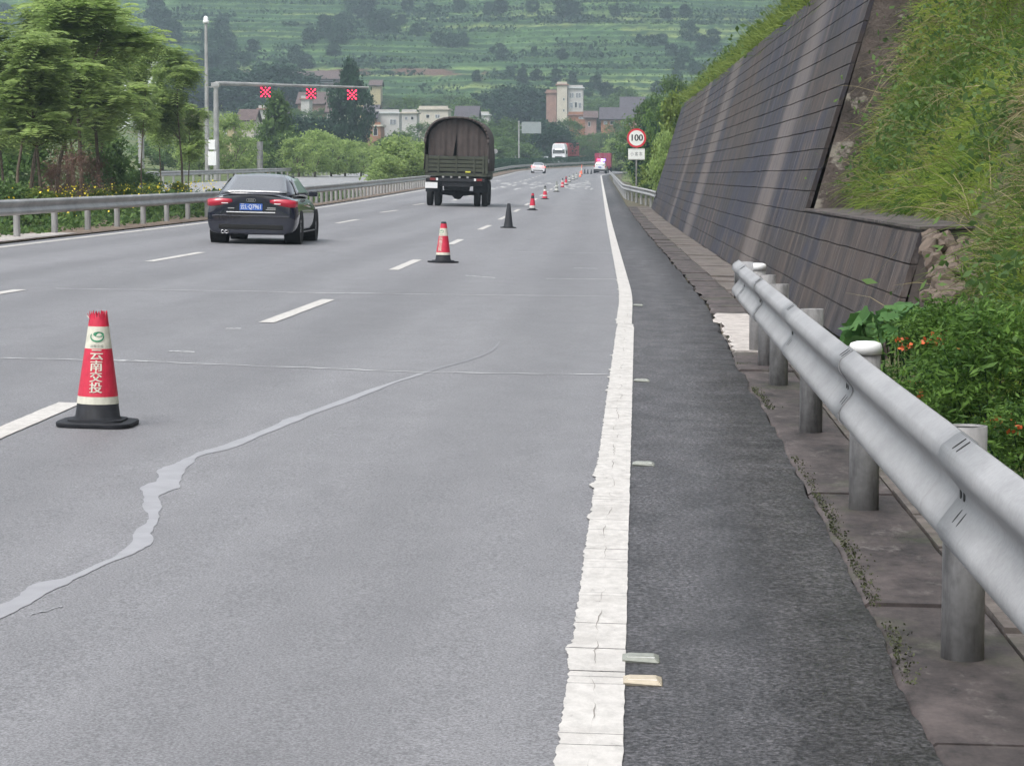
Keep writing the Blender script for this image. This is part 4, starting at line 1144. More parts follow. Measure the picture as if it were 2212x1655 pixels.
def sedan(name, label, loc, rot, paint, lamp, detail=True):
    r = thing(name, label, 'car', loc, rot)
    def hr(zb, wb, ws, zs, wm, zm, wh, zh, wt, zt, zc): return [(0, zb), (wb, zb), (ws, zs), (wm, zm), (wh, zh), (wt, zt), (0, zc)]
    st = [(-2.36, hr(.22, .66, .80, .26, .855, .60, .76, .88, .54, .985, .995)),
          (-2.335, hr(.19, .70, .86, .24, .915, .60, .83, .90, .60, 1.005, 1.02)),
          (-2.12, hr(.19, .72, .91, .24, .935, .62, .87, .92, .66, 1.01, 1.03)),
          (-1.75, hr(.20, .72, .905, .26, .93, .62, .88, .915, .68, 1.00, 1.02)),
          (-1.2, hr(.18, .74, .90, .25, .925, .62, .885, .91, .72, .985, 1.0)),
          (0, hr(.18, .74, .90, .25, .92, .62, .885, .89, .74, .955, .965)),
          (1.0, hr(.18, .74, .90, .25, .92, .60, .875, .87, .72, .945, .96)),
          (1.7, hr(.20, .72, .89, .28, .91, .58, .84, .80, .64, .89, .91)),
          (2.2, hr(.22, .62, .80, .32, .84, .54, .76, .69, .56, .77, .79)),
          (2.36, hr(.30, .5, .66, .40, .68, .52, .62, .62, .45, .66, .67))]
    loft(st, 'body', paint, r)
    gh = [(-1.86, [(0, .94), (.70, .94), (.735, .97), (.70, 1.0), (.45, 1.02), (0, 1.025)]),
          (-1.60, [(0, .94), (.78, .94), (.79, .99), (.70, 1.10), (.46, 1.145), (0, 1.155)]),
          (-1.15, [(0, .94), (.80, .94), (.80, 1.0), (.645, 1.31), (.44, 1.365), (0, 1.385)]),
          (-.75, [(0, .94), (.81, .94), (.805, 1.0), (.615, 1.365), (.43, 1.415), (0, 1.435)]),
          (-.1, [(0, .94), (.81, .94), (.805, 1.0), (.60, 1.38), (.42, 1.43), (0, 1.45)]),
          (.35, [(0, .92), (.80, .92), (.80, .99), (.60, 1.34), (.42, 1.39), (0, 1.405)]),
          (.95, [(0, .9), (.79, .9), (.79, .96), (.68, 1.08), (.46, 1.12), (0, 1.13)]),
          (1.30, [(0, .88), (.74, .88), (.75, .91), (.66, .94), (.44, .955), (0, .96)])]
    loft(gh, 'roof', paint, r, 2)
    panel_quad('rear_window', [(-.66, -1.805, 1.045), (.66, -1.805, 1.045), (.525, -1.06, 1.40), (-.525, -1.06, 1.40)], M_glass, r, 8, .014)
    panel_quad('windscreen', [(.66, 1.24, .99), (-.66, 1.24, .99), (-.52, .46, 1.38), (.52, .46, 1.38)], M_glass, r, 8, .01)
    for sg in (-1, 1):
        P = [(.815 * sg, -1.35, 1.0), (.82 * sg, .85, .985), (.625 * sg, .28, 1.345), (.625 * sg, -.95, 1.345)]
        panel_quad('side_window', P if sg > 0 else [P[1], P[0], P[3], P[2]], M_glass, r, 5, .004)
    y0 = -2.365
    for sg in (-1, 1):
        # tail lamp wraps the corner
        V = []; F = []
        prof = [(.385, -2.362, .846, .900), (.48, -2.362, .816, .914), (.60, -2.362, .788, .920), (.70, -2.352, .768, .918), (.79, -2.335, .758, .910), (.865, -2.285, .758, .898), (.915, -2.17, .775, .876)]
        for x, y, a, b in prof: V += [(x * sg, y - .012, a), (x * sg, y - .012, b)]
        for k in range(len(prof) - 1): F.append((2 * k, 2 * k + 1, 2 * k + 3, 2 * k + 2))
        o = mesh_obj('tail_lamp', V, F, lamp, r, smooth=True); s_ = o.modifiers.new('t', 'SOLIDIFY'); s_.thickness = .03; s_.offset = 0
        if detail:
            box_part('reversing_lamp', M_white, o, min(.47 * sg, .60 * sg), max(.47 * sg, .60 * sg), -2.396, -2.36, .815, .832)
        # mirror
        mb = MB(); mb.box(.92 * sg - .09, .92 * sg + .09, .62, .72, .96, 1.08); mb.box(min(.80 * sg, .86 * sg), max(.80 * sg, .86 * sg), .65, .70, .97, 1.0); mb.build('mirror', paint, r, bevel=.03)
        for yy in (-1.42, 1.39):
            MB().lathe([(0, .60 * sg), (.355, .60 * sg), (.355, .926 * sg), (.34, .928 * sg), (.0, .90 * sg)], 28, 'x', (0, yy, .33)).build('wheel_arch', M_dark, r)
            wheel(r, .80 * sg, yy, .325, .235, sg)
        if detail:
            for yy in (-.35,):
                box_part('door_handle', M_chrome, r, min(.915 * sg, .935 * sg), max(.915 * sg, .935 * sg), yy, yy + .2, .80, .83, bevel=.006)
            box_part('sill_trim', M_galv, r, min(.90 * sg, .925 * sg), max(.90 * sg, .925 * sg), -1.0, 1.0, .235, .26)
    # number plate recess, plate, trim
    p = box_part('number_plate', M_plate if detail else M_white, r, -.23, .23, -2.388, -2.35, .685, .82)
    if detail:
        flat_text('plate_text', '云L·Q7961', .125, M_white, p, (0, -2.3905, .752), .41)
        for k in range(4):
            MB().lathe([(.028, -.005), (.033, -.005), (.033, .005), (.028, .005)], 18, 'y', (-.063 + .042 * k, -2.385, .890), closed=True).build('emblem_ring', M_chrome, r)
        box_part('badge', M_chrome, r, .33, .50, -2.379, -2.36, .727, .748); box_part('badge', M_chrome, r, .30, .50, -2.379, -2.36, .697, .711); box_part('badge', M_chrome, r, -.47, -.34, -2.379, -2.36, .715, .733)
        box_part('chrome_strip', M_chrome, r, -.50, .50, -2.405, -2.35, .632, .655, bevel=.006)
        box_part('boot_lip', paint, r, -.60, .60, -2.40, -2.28, 1.0, 1.022, bevel=.010)
        box_part('bumper_crease', paint, r, -.78, .78, -2.40, -2.30, .56, .582, bevel=.009)
        box_part('bumper_insert', M_dark, r, -.66, .66, -2.378, -2.30, .30, .40, bevel=.02)
        for sg in (-1,):
            for xx in (-.56, -.48): MB().lathe([(.036, -.1), (.036, .06), (.03, .06), (.03, -.1)], 16, 'y', (xx, -2.34, .245), closed=True).build('exhaust_pipe', M_chrome, r, smooth=True)
        box_part('underbody', M_dark, r, -.62, .62, -2.0, 2.0, .19, .25)
    else: box_part('bumper_insert', M_dark, r, -.66, .66, -2.375, -2.30, .30, .42)
    return r
M_carblack = plain('black_car_paint', (.004, .006, .018), .3, spec=.12, coat=1.0); M_carblack.node_tree.nodes['Principled BSDF'].inputs['Coat IOR'].default_value = 1.75
M_carwhite = plain('white_car_paint', (.72, .72, .74), .3, coat=.8)
def stand(px, py):
    s_, o_ = on_road(px, py); return s_, o_
s_, o_ = stand(536, 528)
s_ += 2.36; o_ = o_
sedan('parked_car' if False else 'sedan', 'black sedan with red tail lamps and blue number plate in the left lane', RP(s_, o_ + .05, 0), road_rot(s_), M_carblack, M_lamp_red)
s_ = 340; p = W(1163, 376, s_); sedan('sedan', 'small white sedan with brake lights lit far down the road', RP(s_, float(p.x - cx(s_)), 0), road_rot(s_), M_carwhite, M_lamp_on, False)

# ------------------------------------------------------------------ covered military lorry
M_olive = plain('olive_paint', (.045, .050, .032), .65, var=.25, vscale=4)
M_canvas = plain('brown_canvas', (.066, .052, .048), .95, var=.22, vscale=3, bump=.2)
M_chassis = plain('chassis_grime', (.018, .018, .022), .8, var=.3, vscale=5)
s_, o_ = stand(984, 447)
lorry = thing('army_lorry', 'olive military lorry with a rounded brown canvas cover seen from behind', 'lorry', RP(s_, o_, 0), road_rot(s_))
HW = 1.22; lorry.scale = (1.09, 1.09, 1.09)
# tailgate: frame and slats
tg = bpy.data.objects.new('tailgate', None); C.objects.link(tg); tg.parent = lorry
for k in range(4): box_part('slat', M_olive, tg, -1.12, 1.12, -.03, .02, 1.36 + .155 * k, 1.36 + .155 * k + .125, bevel=.012)
for x in (-1.13, -.70, .0, .70, 1.05): box_part('rib', M_olive, tg, x - .035, x + .035, -.065, -.025, 1.30, 1.97, bevel=.008)
box_part('backing', M_chassis, tg, -1.12, 1.12, .022, .05, 1.30, 1.97)
box_part('reflector_strip', plain('reflector_yellow', (.65, .62, .08), .5), tg, .36, .56, -.072, -.066, 1.33, 1.385)
box_part('bed', M_olive, lorry, -HW, HW, .06, 5.0, 1.18, 1.34, bevel=.01); box_part('bed_beam', M_olive, lorry, -1.18, 1.18, -.02, .055, 1.18, 1.30, bevel=.01)
for sg in (-1, 1):
    for k in range(3): box_part('side_board', M_olive, lorry, min(sg * 1.19, sg * HW), max(sg * 1.19, sg * HW), .06, 5.0, 1.36 + .2 * k, 1.54 + .2 * k)
    box_part('corner_post', M_olive, lorry, sg * 1.17 - .05, sg * 1.17 + .05, -.04, .055, 1.30, 2.0)
# canvas hood: arch ribs sagging between hoops
def arch(n=22):
    P = [(-1.27, 1.42), (-1.27, 2.0), (-1.25, 2.45)]
    for k in range(1, n):
        a = math.pi * (1 - k / n); P.append((1.25 * math.copysign(abs(math.cos(a)) ** .78, math.cos(a)), 2.45 + 1.02 * math.sin(a) ** .85))
    return P + [(1.25, 2.45), (1.27, 2.0), (1.27, 1.42)]
A = arch(); V = []; F = []; ys = np.linspace(-.10, 5.05, 30); m = len(A)
for k, y in enumerate(ys):
    sag = .05 * abs(math.sin(math.pi * (y + .1) / 1.03)) if k else 0
    for j, (x, z) in enumerate(A):
        wv = .02 * math.sin(j * 1.7 + y * 3) * (z < 2.5)
        V.append((x * (1 - sag * .5) + wv, y, z - sag * max(0, z - 2.2) * .9 + (.05 * math.sin(y * 6) if z < 1.5 else 0)))
for k in range(len(ys) - 1):
    for j in range(m - 1): F.append((k * m + j, k * m + j + 1, (k + 1) * m + j + 1, (k + 1) * m + j))
o = mesh_obj('canvas_cover', V, F, M_canvas, lorry, smooth=True); sl = o.modifiers.new('t', 'SOLIDIFY'); sl.thickness = .02
# rear curtains with a slit between
def curtain(x0, x1, slit):
    V = []; F = []; nx_, nz_ = 26, 20
    for i in range(nz_ + 1):
        for j in range(nx_ + 1):
            u = j / nx_; v = i / nz_; z0_ = 1.90
            xx = x0 + (x1 - x0) * u
            if slit > 0 and x1 <= .06: xx = x0 + (x1 - .17 * max(0, 1 - v * 1.25) - x0) * u
            top = 2.40 + .98 * (1 - (abs(xx) / 1.21) ** 2.3) ** .6 if abs(xx) < 1.21 else 2.40
            z = z0_ + (top - z0_) * v
            fold = .035 * math.sin(xx * 13 + v * 1.3) * (1 - v * .7) + .02 * math.sin(xx * 29)
            V.append((xx, .07 + fold, z))
    for i in range(nz_):
        for j in range(nx_): F.append((i * (nx_ + 1) + j, i * (nx_ + 1) + j + 1, (i + 1) * (nx_ + 1) + j + 1, (i + 1) * (nx_ + 1) + j))
    mesh_obj('curtain', V, F, M_canvas, lorry, smooth=True)
curtain(-1.10, .02, 1); curtain(.0, 1.22, 0)
# rolled hem round the rear arch
mb = MB()
for k in range(2, m - 3):
    a, b = A[k], A[k + 1]; mb.tube((a[0] * .985, -.10, a[1] - .02), (b[0] * .985, -.10, b[1] - .02), .045, .045, 8)
hem = mb.build('rolled_hem', M_canvas, lorry, smooth=True)
MB().prism([(x * .97, z - .04) for x, z in A], 4.9, 4.95).build('hood_bulkhead', M_dark, lorry)
# undercarriage
box_part('chassis', M_chassis, lorry, -.55, .55, .05, 7.0, .78, 1.17); box_part('rear_beam', M_chassis, lorry, -1.12, 1.12, -.02, .05, .98, 1.10)
MB().lathe([(.07, -.95), (.09, -.5), (.12, -.22), (.23, -.12), (.26, 0), (.23, .12), (.12, .22), (.09, .5), (.07, .95)], 16, 'x', (0, 1.35, .52)).build('axle', M_chassis, lorry, smooth=True)
box_part('spare_carrier', M_chassis, lorry, -1.02, 1.02, .10, .55, .82, 1.16, bevel=.03); box_part('fuel_tank', M_chassis, lorry, -.5, .5, .4, 1.0, .62, .95, bevel=.05)
for sg in (-1, 1):
    for xx in (.78, 1.08): wheel(lorry, sg * xx, 1.35, .50, .24, sg, M_chassis, spokes=False)
    wheel(lorry, sg * 1.0, 5.6, .50, .24, sg, M_chassis, spokes=False)
    MB().box(sg * .93 - .29, sg * .93 + .29, .60, .62, .55, 1.08).build('mud_flap', M_black, lorry)
    box_part('tail_lamp', plain('dull_red_lamp', (.18, .02, .02), .4), lorry, min(sg * .80, sg * 1.02), max(sg * .80, sg * 1.02), -.05, -.015, 1.0, 1.10, bevel=.01)
    box_part('indicator_lamp', M_white, lorry, min(sg * .70, sg * .78), max(sg * .70, sg * .78), -.05, -.015, 1.0, 1.10, bevel=.01)
    MB().lathe([(0, -.03), (.10, -.03), (.10, .03), (0, .03)], 14, 'y', (sg * 1.28, 5.45, 2.2)).build('mirror', M_cap, lorry); MB().tube((sg * 1.05, 5.5, 2.05), (sg * 1.28, 5.45, 2.2), .015, .015, 6).build('mirror_arm', M_chassis, lorry)
    box_part('marker_lamp', M_white, lorry, sg * 1.255 - .012, sg * 1.255 + .012, .0, .03, 1.72, 1.86)
pl = box_part('number_plate', M_white, lorry, -1.20, -.72, -.055, -.04, .70, .93)
for k in range(4): MB().box(-.55 + .32 * k, -.47 + .32 * k, -.03, .02, 1.11, 1.18).build('hinge', M_galvold, lorry)
box_part('cab', M_olive, lorry, -1.15, 1.15, 5.15, 6.9, 1.0, 2.65, bevel=.12); box_part('cab_window', M_glass, lorry, -.7, .7, 5.13, 5.16, 1.95, 2.4)

# ------------------------------------------------------------------ police vehicle, red box van, oncoming lorry
def suv(loc, rot):
    r = thing('police_car', 'white police car with red and blue flashing light bar stopped at the shoulder', 'police car', loc, rot)
    def hr(zb, wb, ws, zs, wm, zm, wh, zh, wt, zt, zc): return [(0, zb), (wb, zb), (ws, zs), (wm, zm), (wh, zh), (wt, zt), (0, zc)]
    loft([(-2.3, hr(.45, .6, .8, .5, .86, .75, .84, 1.0, .7, 1.1, 1.12)), (-2.2, hr(.34, .7, .92, .42, .95, .75, .93, 1.05, .76, 1.15, 1.17)), (0, hr(.3, .74, .93, .4, .96, .75, .94, 1.05, .78, 1.12, 1.14)), (1.2, hr(.3, .74, .93, .4, .95, .75, .92, 1.02, .76, 1.1, 1.12)), (2.2, hr(.36, .6, .82, .45, .86, .7, .8, .9, .6, .98, 1.0)), (2.35, hr(.45, .5, .7, .5, .72, .7, .68, .82, .5, .88, .9))], 'body', M_carwhite, r)
    loft([(-2.2, [(0, 1.05), (.78, 1.05), (.80, 1.15), (.74, 1.3), (.5, 1.4), (0, 1.42)]), (-1.95, [(0, 1.05), (.84, 1.05), (.84, 1.15), (.68, 1.66), (.5, 1.72), (0, 1.74)]), (0, [(0, 1.05), (.84, 1.05), (.84, 1.15), (.68, 1.70), (.5, 1.76), (0, 1.78)]), (.9, [(0, 1.05), (.82, 1.05), (.82, 1.12), (.72, 1.4), (.5, 1.46), (0, 1.48)]), (1.4, [(0, 1.0), (.76, 1.0), (.76, 1.05), (.7, 1.1), (.5, 1.12), (0, 1.13)])], 'roof', M_carwhite, r)
    panel_quad('rear_window', [(-.64, -2.19, 1.2), (.64, -2.19, 1.2), (.56, -2.02, 1.6), (-.56, -2.02, 1.6)], M_glass, r, 4, .01)
    box_part('rear_bumper', M_dark, r, -.88, .88, -2.36, -2.2, .42, .62, bevel=.03); box_part('number_plate', M_plate, r, -.22, .22, -2.37, -2.3, .85, .99)
    for sg in (-1, 1):
        box_part('tail_lamp', M_lamp_red, r, sg * .82 - .08, sg * .82 + .08, -2.33, -2.2, .9, 1.15)
        for yy in (-1.35, 1.4): wheel(r, sg * .82, yy, .36, .25, sg)
    bar = box_part('light_bar', M_dark, r, -.62, .62, -.2, .12, 1.80, 1.84)
    red = plain('beacon_red', (.8, .05, .1), .3, emit=(1, .02, .06), estr=6); blu = plain('beacon_blue', (.2, .1, .9), .3, emit=(.15, .12, 1), estr=8); wht = plain('beacon_white', (.9, .8, .9), .3, emit=(1, .7, 1), estr=3)
    for k, m_ in enumerate((red, red, red, wht, blu, blu)): box_part('beacon', m_, bar, -.60 + .2 * k, -.42 + .2 * k, -.21, .13, 1.845, 2.16, bevel=.03)
    return r
s_ = 380; p = W(1295, 377, s_); suv(RP(s_ + 2.3, float(p.x - cx(s_)), 0), road_rot(s_))
M_boxred = plain('van_crimson', (.28, .03, .07), .5, var=.12, vscale=1.5)
s_ = 391; p = W(1302, 375, s_)
bt = thing('box_lorry', 'crimson box lorry stopped in front of the police car', 'lorry', RP(s_, float(p.x - cx(s_)), 0), (gr(s_), 0, -math.atan(hd(s_)) + .02))
box_part('cargo_box', M_boxred, bt, -1.2, 1.2, 0, 5.2, .95, 3.0, bevel=.02)
for x in (-1.18, 0, 1.18): box_part('door_frame', M_boxred, bt, x - .04, x + .04, -.03, -.002, .97, 2.98)
for x in (-.5, -.3, .3, .5): MB().tube((x, -.05, 1.0), (x, -.05, 2.9), .02, .02, 6).build('door_bar', M_galvold, bt)
box_part('chassis', M_chassis, bt, -.6, .6, .2, 7.0, .6, .95); box_part('rear_bumper', M_chassis, bt, -1.1, 1.1, -.05, .08, .5, .65)
box_part('cab', M_boxred, bt, -1.1, 1.1, 5.35, 7.0, .8, 2.5, bevel=.15)
for sg in (-1, 1):
    box_part('tail_lamp', M_lamp_red, bt, sg * .95 - .12, sg * .95 + .12, -.08, -.052, .68, .80)
    wheel(bt, sg * .9, 1.4, .42, .3, sg, M_chassis, spokes=False); wheel(bt, sg * .95, 6.1, .42, .25, sg, M_chassis, spokes=False)
s_ = 462; p = W(1207, 350, s_); od = float(p.x - cx(s_))
sl_ = thing('articulated_lorry', 'oncoming white-cabbed lorry pulling a red container behind the hedge', 'lorry', RP(s_, od, 0), (gr(s_), 0, -math.atan(hd(s_))))
M_cabw = plain('cab_white', (.74, .75, .77), .35, coat=.5); M_contred = plain('container_red', (.42, .05, .06), .55, var=.12, vscale=.8)
P = [(-1.25, .45), (1.25, .45), (1.25, 2.9), (1.1, 3.55), (.9, 3.75), (-.9, 3.75), (-1.1, 3.55), (-1.25, 2.9)]
MB().prism(P, 0, 2.2).build('cab', M_cabw, sl_, bevel=.08)
panel_quad('windscreen', [(-1.1, -.02, 1.95), (1.1, -.02, 1.95), (1.05, -.02, 2.75), (-1.05, -.02, 2.75)], M_glass, sl_, 4, .02)
box_part('grille', M_dark, sl_, -.7, .7, -.03, .01, .95, 1.45, bevel=.01); box_part('bumper', M_cabw, sl_, -1.25, 1.25, -.12, .1, .35, .8, bevel=.04)
for sg in (-1, 1):
    box_part('headlamp', M_white, sl_, sg * .95 - .18, sg * .95 + .18, -.14, -.11, .62, .78); box_part('mirror', M_dark, sl_, sg * 1.42 - .1, sg * 1.42 + .1, .1, .2, 1.9, 2.5)
    for yy in (1.2, 4.2, 11, 12.3, 13.6): wheel(sl_, sg * 1.05, yy, .5, .3, sg, M_chassis, spokes=False)
    for k in range(12): box_part('corrugation', M_contred, sl_, sg * 1.24 - .02, sg * 1.24 + .02, 2.9 + k, 3.5 + k, 1.6, 3.75)
box_part('container', M_contred, sl_, -1.22, 1.22, 2.7, 14.8, 1.45, 3.85); box_part('trailer_bed', M_chassis, sl_, -1.15, 1.15, 2.3, 14.8, 1.1, 1.42)
s_ = 456; p = W(1176, 352, s_); od2 = float(p.x - cx(s_))
ws = sedan('sedan', 'white roof of an oncoming car showing above the hedge beside the lorry', RP(s_, od2, 0), (gr(s_), 0, -math.atan(hd(s_)) + math.pi), M_carwhite, M_lamp_red, False)

# ------------------------------------------------------------------ speed sign
s_ = 139; p = W(1375, 299, s_)
sg_ = thing('speed_sign', 'round 100 speed limit sign with red rim over a small white plate', 'road sign', (p.x, p.y, float(terr(p.x, p.y))), (0, 0, R(-1)))
zc = p.z - sg_.location.z
M_signred = plain('sign_red', (.58, .02, .04), .4); M_signwhite = plain('sign_white', (.72, .72, .70), .4); M_ink = plain('sign_black', (.01, .01, .012), .5)
dsc = lambda r0, y0, y1: MB().lathe([(0, y0), (r0, y0), (r0, y1), (0, y1)], 40, 'y', (0, 0, zc))
dsc(.52, 0, .02).build('rim_disc', M_signred, sg_); dsc(.415, -.004, -.0005).build('face', M_signwhite, sg_)
flat_text('numerals', '100', .50, M_ink, sg_, (0, -.0075, zc), .60)
for ch in [c for c in sg_.children if c.name.startswith('numerals')]:
    md = ch.modifiers.new('bold', 'SOLIDIFY'); md.thickness = .002
    c2 = ch.copy(); C.objects.link(c2); c2.location.x += .014; c3 = ch.copy(); C.objects.link(c3); c3.location.x -= .014
p2 = W(1374, 334, s_); z2 = p2.z - sg_.location.z
pb = box_part('plate', M_signwhite, sg_, -.45, .45, 0, .02, z2 - .30, z2 + .30, bevel=.01)
for a in ((-.43, .43, z2 - .285, z2 - .262), (-.43, .43, z2 + .262, z2 + .285)): box_part('border', M_galvold, pb, a[0], a[1], -.004, -.001, a[2], a[3])
flat_text('plate_text', '小 客 车', .24, plain('faded_ink', (.14, .15, .15), .6), pb, (0, -.0045, z2), .64)
MB().tube((0, .06, -.3), (0, .06, zc + .35), .045, .045, 10).build('post', M_post, sg_)
for zz in (zc - .25, zc + .25, z2): MB().box(-.2, .2, .021, .04, zz - .025, zz + .025).build('clamp', M_galvold, sg_)

# ------------------------------------------------------------------ lane signal gantry and camera mast
def base_at(px, d): 
    p = W(px, 380, d); return p.x, p.y, float(terr(p.x, p.y))
x, y, z = base_at(468, 186)
gt = thing('signal_gantry', 'grey cantilever gantry carrying lane signals over the opposite road', 'gantry', (x, y, z))
t = W(468, 179, 186).z - z
MB().tube((0, 0, -.3), (0, 0, t), .24, .17, 16).build('pole', M_galvold, gt, smooth=False); MB().lathe([(.35, 0), (.35, .06), (.26, .10)], 12).build('base_flange', M_galvold, gt)
e0 = Vector((0, 0, W(480, 181, 186).z - z)); e1 = W(796, 190, 197) - Vector((x, y, z))
MB().tube(e0, e0 + (e1 - e0) * .35, .17, .14, 12).build('arm', M_galvold, gt); MB().tube(e0 + (e1 - e0) * .345, e1, .115, .08, 12).build('arm', M_galvold, gt)
MB().box(-.3, .3, -.3, .3, t - .30, t - .02).build('bracket', M_galvold, gt, bevel=.03)
ang = math.atan2(e1.y, e1.x)
M_xred = plain('signal_red_led', (.8, .02, .06), .4, emit=(1, .02, .07), estr=3); M_sigbox = plain('signal_housing', (.025, .02, .022), .6)
for px, py, nm in ((573.5, 200, 'leftmost of three'), (672, 203, 'middle of three'), (760.5, 205.5, 'rightmost of three')):
    k = (px - 480) / (796 - 480); d = 186 + 11 * k; p = W(px, py, d)
    sgn = thing('lane_signal', 'lane signal showing a red cross under the gantry arm, ' + nm, 'signal', p, (0, 0, 0), 'red cross lane signals')
    MB().box(-.40, .40, 0, .16, -.40, .40).build('housing', M_sigbox, sgn, bevel=.02); MB().tube((0, .08, .40), (0, .08, .62), .04, .04, 8).build('hanger', M_galvold, sgn)
    for aa in (-1, 1):
        for q in range(5):
            if aa > 0 and q == 2: continue
            u = -.28 + .14 * q; MB().lathe([(0, -.02), (.062, -.02), (.062, -.002), (0, -.002)], 10, 'y', (u, 0, u * aa)).build('led_cluster', M_xred, sgn)
    for q in ((-.33, .33), (.33, .33), (-.33, -.33), (.33, -.33), (0, .33), (0, -.33), (.33, 0), (-.33, 0)):
        MB().lathe([(0, -.02), (.04, -.02), (.04, -.002), (0, -.002)], 8, 'y', (q[0], 0, q[1])).build('led_cluster', M_xred, sgn)
x, y, z = base_at(448, 184)
cm = thing('camera_mast', 'tall thin grey mast with a white dome camera, left of the gantry', 'mast', (x, y, z))
t = W(448, 52, 184).z - z; MB().tube((0, 0, -.3), (0, 0, t), .19, .11, 14).build('pole', M_galvold, cm)
MB().lathe([(.05, t), (.22, t + .02), (.22, t + .22), (.16, t + .26), (.17, t + .42), (.10, t + .52), (0, t + .55)], 14).build('camera_head', M_cap, cm, smooth=True)
MB().box(.05, .9, -.04, .04, W(448, 190, 184).z - z, W(448, 188, 184).z - z).build('arm', M_galvold, cm)
p = W(457, 342, 184); MB().box(.10, .70, -.30, .0, p.z - z - .55, p.z - z + .45).build('cabinet', M_cap, cm, bevel=.02); p = W(457, 312, 184); MB().box(.14, .62, -.26, .0, p.z - z - .4, p.z - z + .3).build('cabinet', M_cap, cm, bevel=.02)
# billboard behind the roadside trees
x, y, z = base_at(302, 205)
bb = thing('billboard', 'large pale billboard on a grey column half hidden by the roadside trees', 'billboard', (x, y, z), (0, 0, R(-16)))
zb_, zt_ = W(302, 278, 205).z - z, W(302, 132, 205).z - z
M_bill = plain('billboard_white', (.58, .62, .60), .7, var=.1, vscale=.6)
MB().tube((0, .3, -.3), (0, .3, zt_ - 1), .26, .24, 14).build('column', M_galvold, bb)
for k in range(4):
    h_ = (zt_ - zb_) / 4
    box_part('panel', M_bill, bb, -1.75, 1.75, -.12, 0, zb_ + h_ * k + .02, zb_ + h_ * (k + 1) - .02)
box_part('frame', M_galvold, bb, -1.8, 1.8, .005, .10, zb_, zt_)
# road sign seen from the front far off
x, y, z = base_at(1121, 420)
rs = thing('direction_sign', 'pale rectangular sign hung on a single post beyond the hedge', 'road sign', (x, y, z), (0, 0, R(6)))
a, b = W(1127, 289, 420), W(1169, 264, 420); t = W(1121, 262, 420).z - z
MB().tube((0, 0, -.3), (0, 0, t), .14, .12, 10).build('post', M_galvold, rs)
box_part('panel', plain('sign_back_grey', (.27, .30, .30), .6, var=.08, vscale=1), rs, a.x - x, b.x - x, -.06, 0, a.z - z, b.z - z)
for k in (.3, .7): box_part('rail', M_galvold, rs, 0, b.x - x - .2, .005, .09, a.z - z + (b.z - a.z) * k - .06, a.z - z + (b.z - a.z) * k + .06)

# ------------------------------------------------------------------ village houses
M_roofgrey = plain('grey_tiles', (.07, .062, .072), .85, var=.3, vscale=2); M_roofbrown = plain('brown_tiles', (.10, .07, .065), .85, var=.3, vscale=2)
M_cream2 = plain('cream_render', (.50, .46, .39), .85, var=.1, vscale=.7); M_yel = plain('yellow_render', (.40, .34, .2), .85, var=.1, vscale=.7); M_whi = plain('white_render', (.44, .425, .41), .85, var=.1, vscale=.7)
M_brick = plain('orange_brick', (.30, .15, .09), .9, var=.2, vscale=1.5); M_pink = plain('pink_render', (.30, .19, .16), .9, var=.15, vscale=1)
M_winf = plain('window_frame', (.5, .52, .52), .5)
def house(label, box, d, deep, mat, roof, rmat, wins=(), rot=0, base=None, name='house', doors=()):
    """box = plate pixels (x0, ytop, x1, ybottom) of the front wall at distance d"""
    x0, yt, x1, yb = box; a = W(x0, yb, d); b = W(x1, yt, d); gz_ = float(terr((a.x + b.x) / 2, d)) - .5
    r = thing(name, label, 'house', ((a.x + b.x) / 2, d, min(gz_, a.z)), (0, 0, rot), 'village houses below the hill')
    wd = (b.x - a.x) / 2; ht = b.z - r.location.z; k = d / FPX
    box_part('wall', mat, r, -wd, wd, 0, deep, -.5, ht)
    if roof == 'flat':
        rf_ = box_part('roof', rmat, r, -wd - .3, wd + .3, -.3, deep + .3, ht + .002, ht + .28)
        box_part('parapet', mat, rf_, -wd, wd, -.05, .12, ht + .282, ht + .75)
    elif roof == 'gable':
        rise = deep * .27
        V = [(-wd - .4, -.5, ht - .1), (wd + .4, -.5, ht - .1), (wd + .4, deep / 2, ht + rise), (-wd - .4, deep / 2, ht + rise), (-wd - .4, deep + .5, ht - .1), (wd + .4, deep + .5, ht - .1)]
        o = mesh_obj('roof', V, [(0, 1, 2, 3), (3, 2, 5, 4)], rmat, r); s2 = o.modifiers.new('t', 'SOLIDIFY'); s2.thickness = .2; s2.offset = 1
        for sg in (-1, 1):
            V = [(sg * wd, 0, ht), (sg * wd, deep, ht), (sg * wd, deep / 2, ht + rise - .15)]; mesh_obj('gable', V, [(0, 1, 2)], mat, r)
    for wx0, wy0, wx1, wy1, kind in wins:
        u0 = (wx0 - (x0 + x1) / 2) * k; u1 = (wx1 - (x0 + x1) / 2) * k; v1 = ht - (wy0 - yt) * k; v0 = ht - (wy1 - yt) * k
        f = box_part('window', M_winf, r, u0, u1, -.05, -.002, v0, v1)
        if kind == 'dark': box_part('pane', M_dark, f, u0 + .08, u1 - .08, -.06, -.051, v0 + .08, v1 - .08)
        else:
            n = 2 if u1 - u0 > .9 else 1
            for q in range(n): box_part('pane', M_glass, f, u0 + .08 + (u1 - u0 - .08) * q / n, u0 + (u1 - u0 - .08) * (q + 1) / n, -.06, -.051, v0 + .08, v1 - .08)
    return r
D1 = 560
house('cream stair tower of the four-storey house right of centre', (1203, 185, 1225, 262), D1, 6, M_cream2, 'flat', M_pink, [(1216, 212, 1220, 218, 'dark'), (1216, 236, 1220, 242, 'dark')], name='stair_tower')
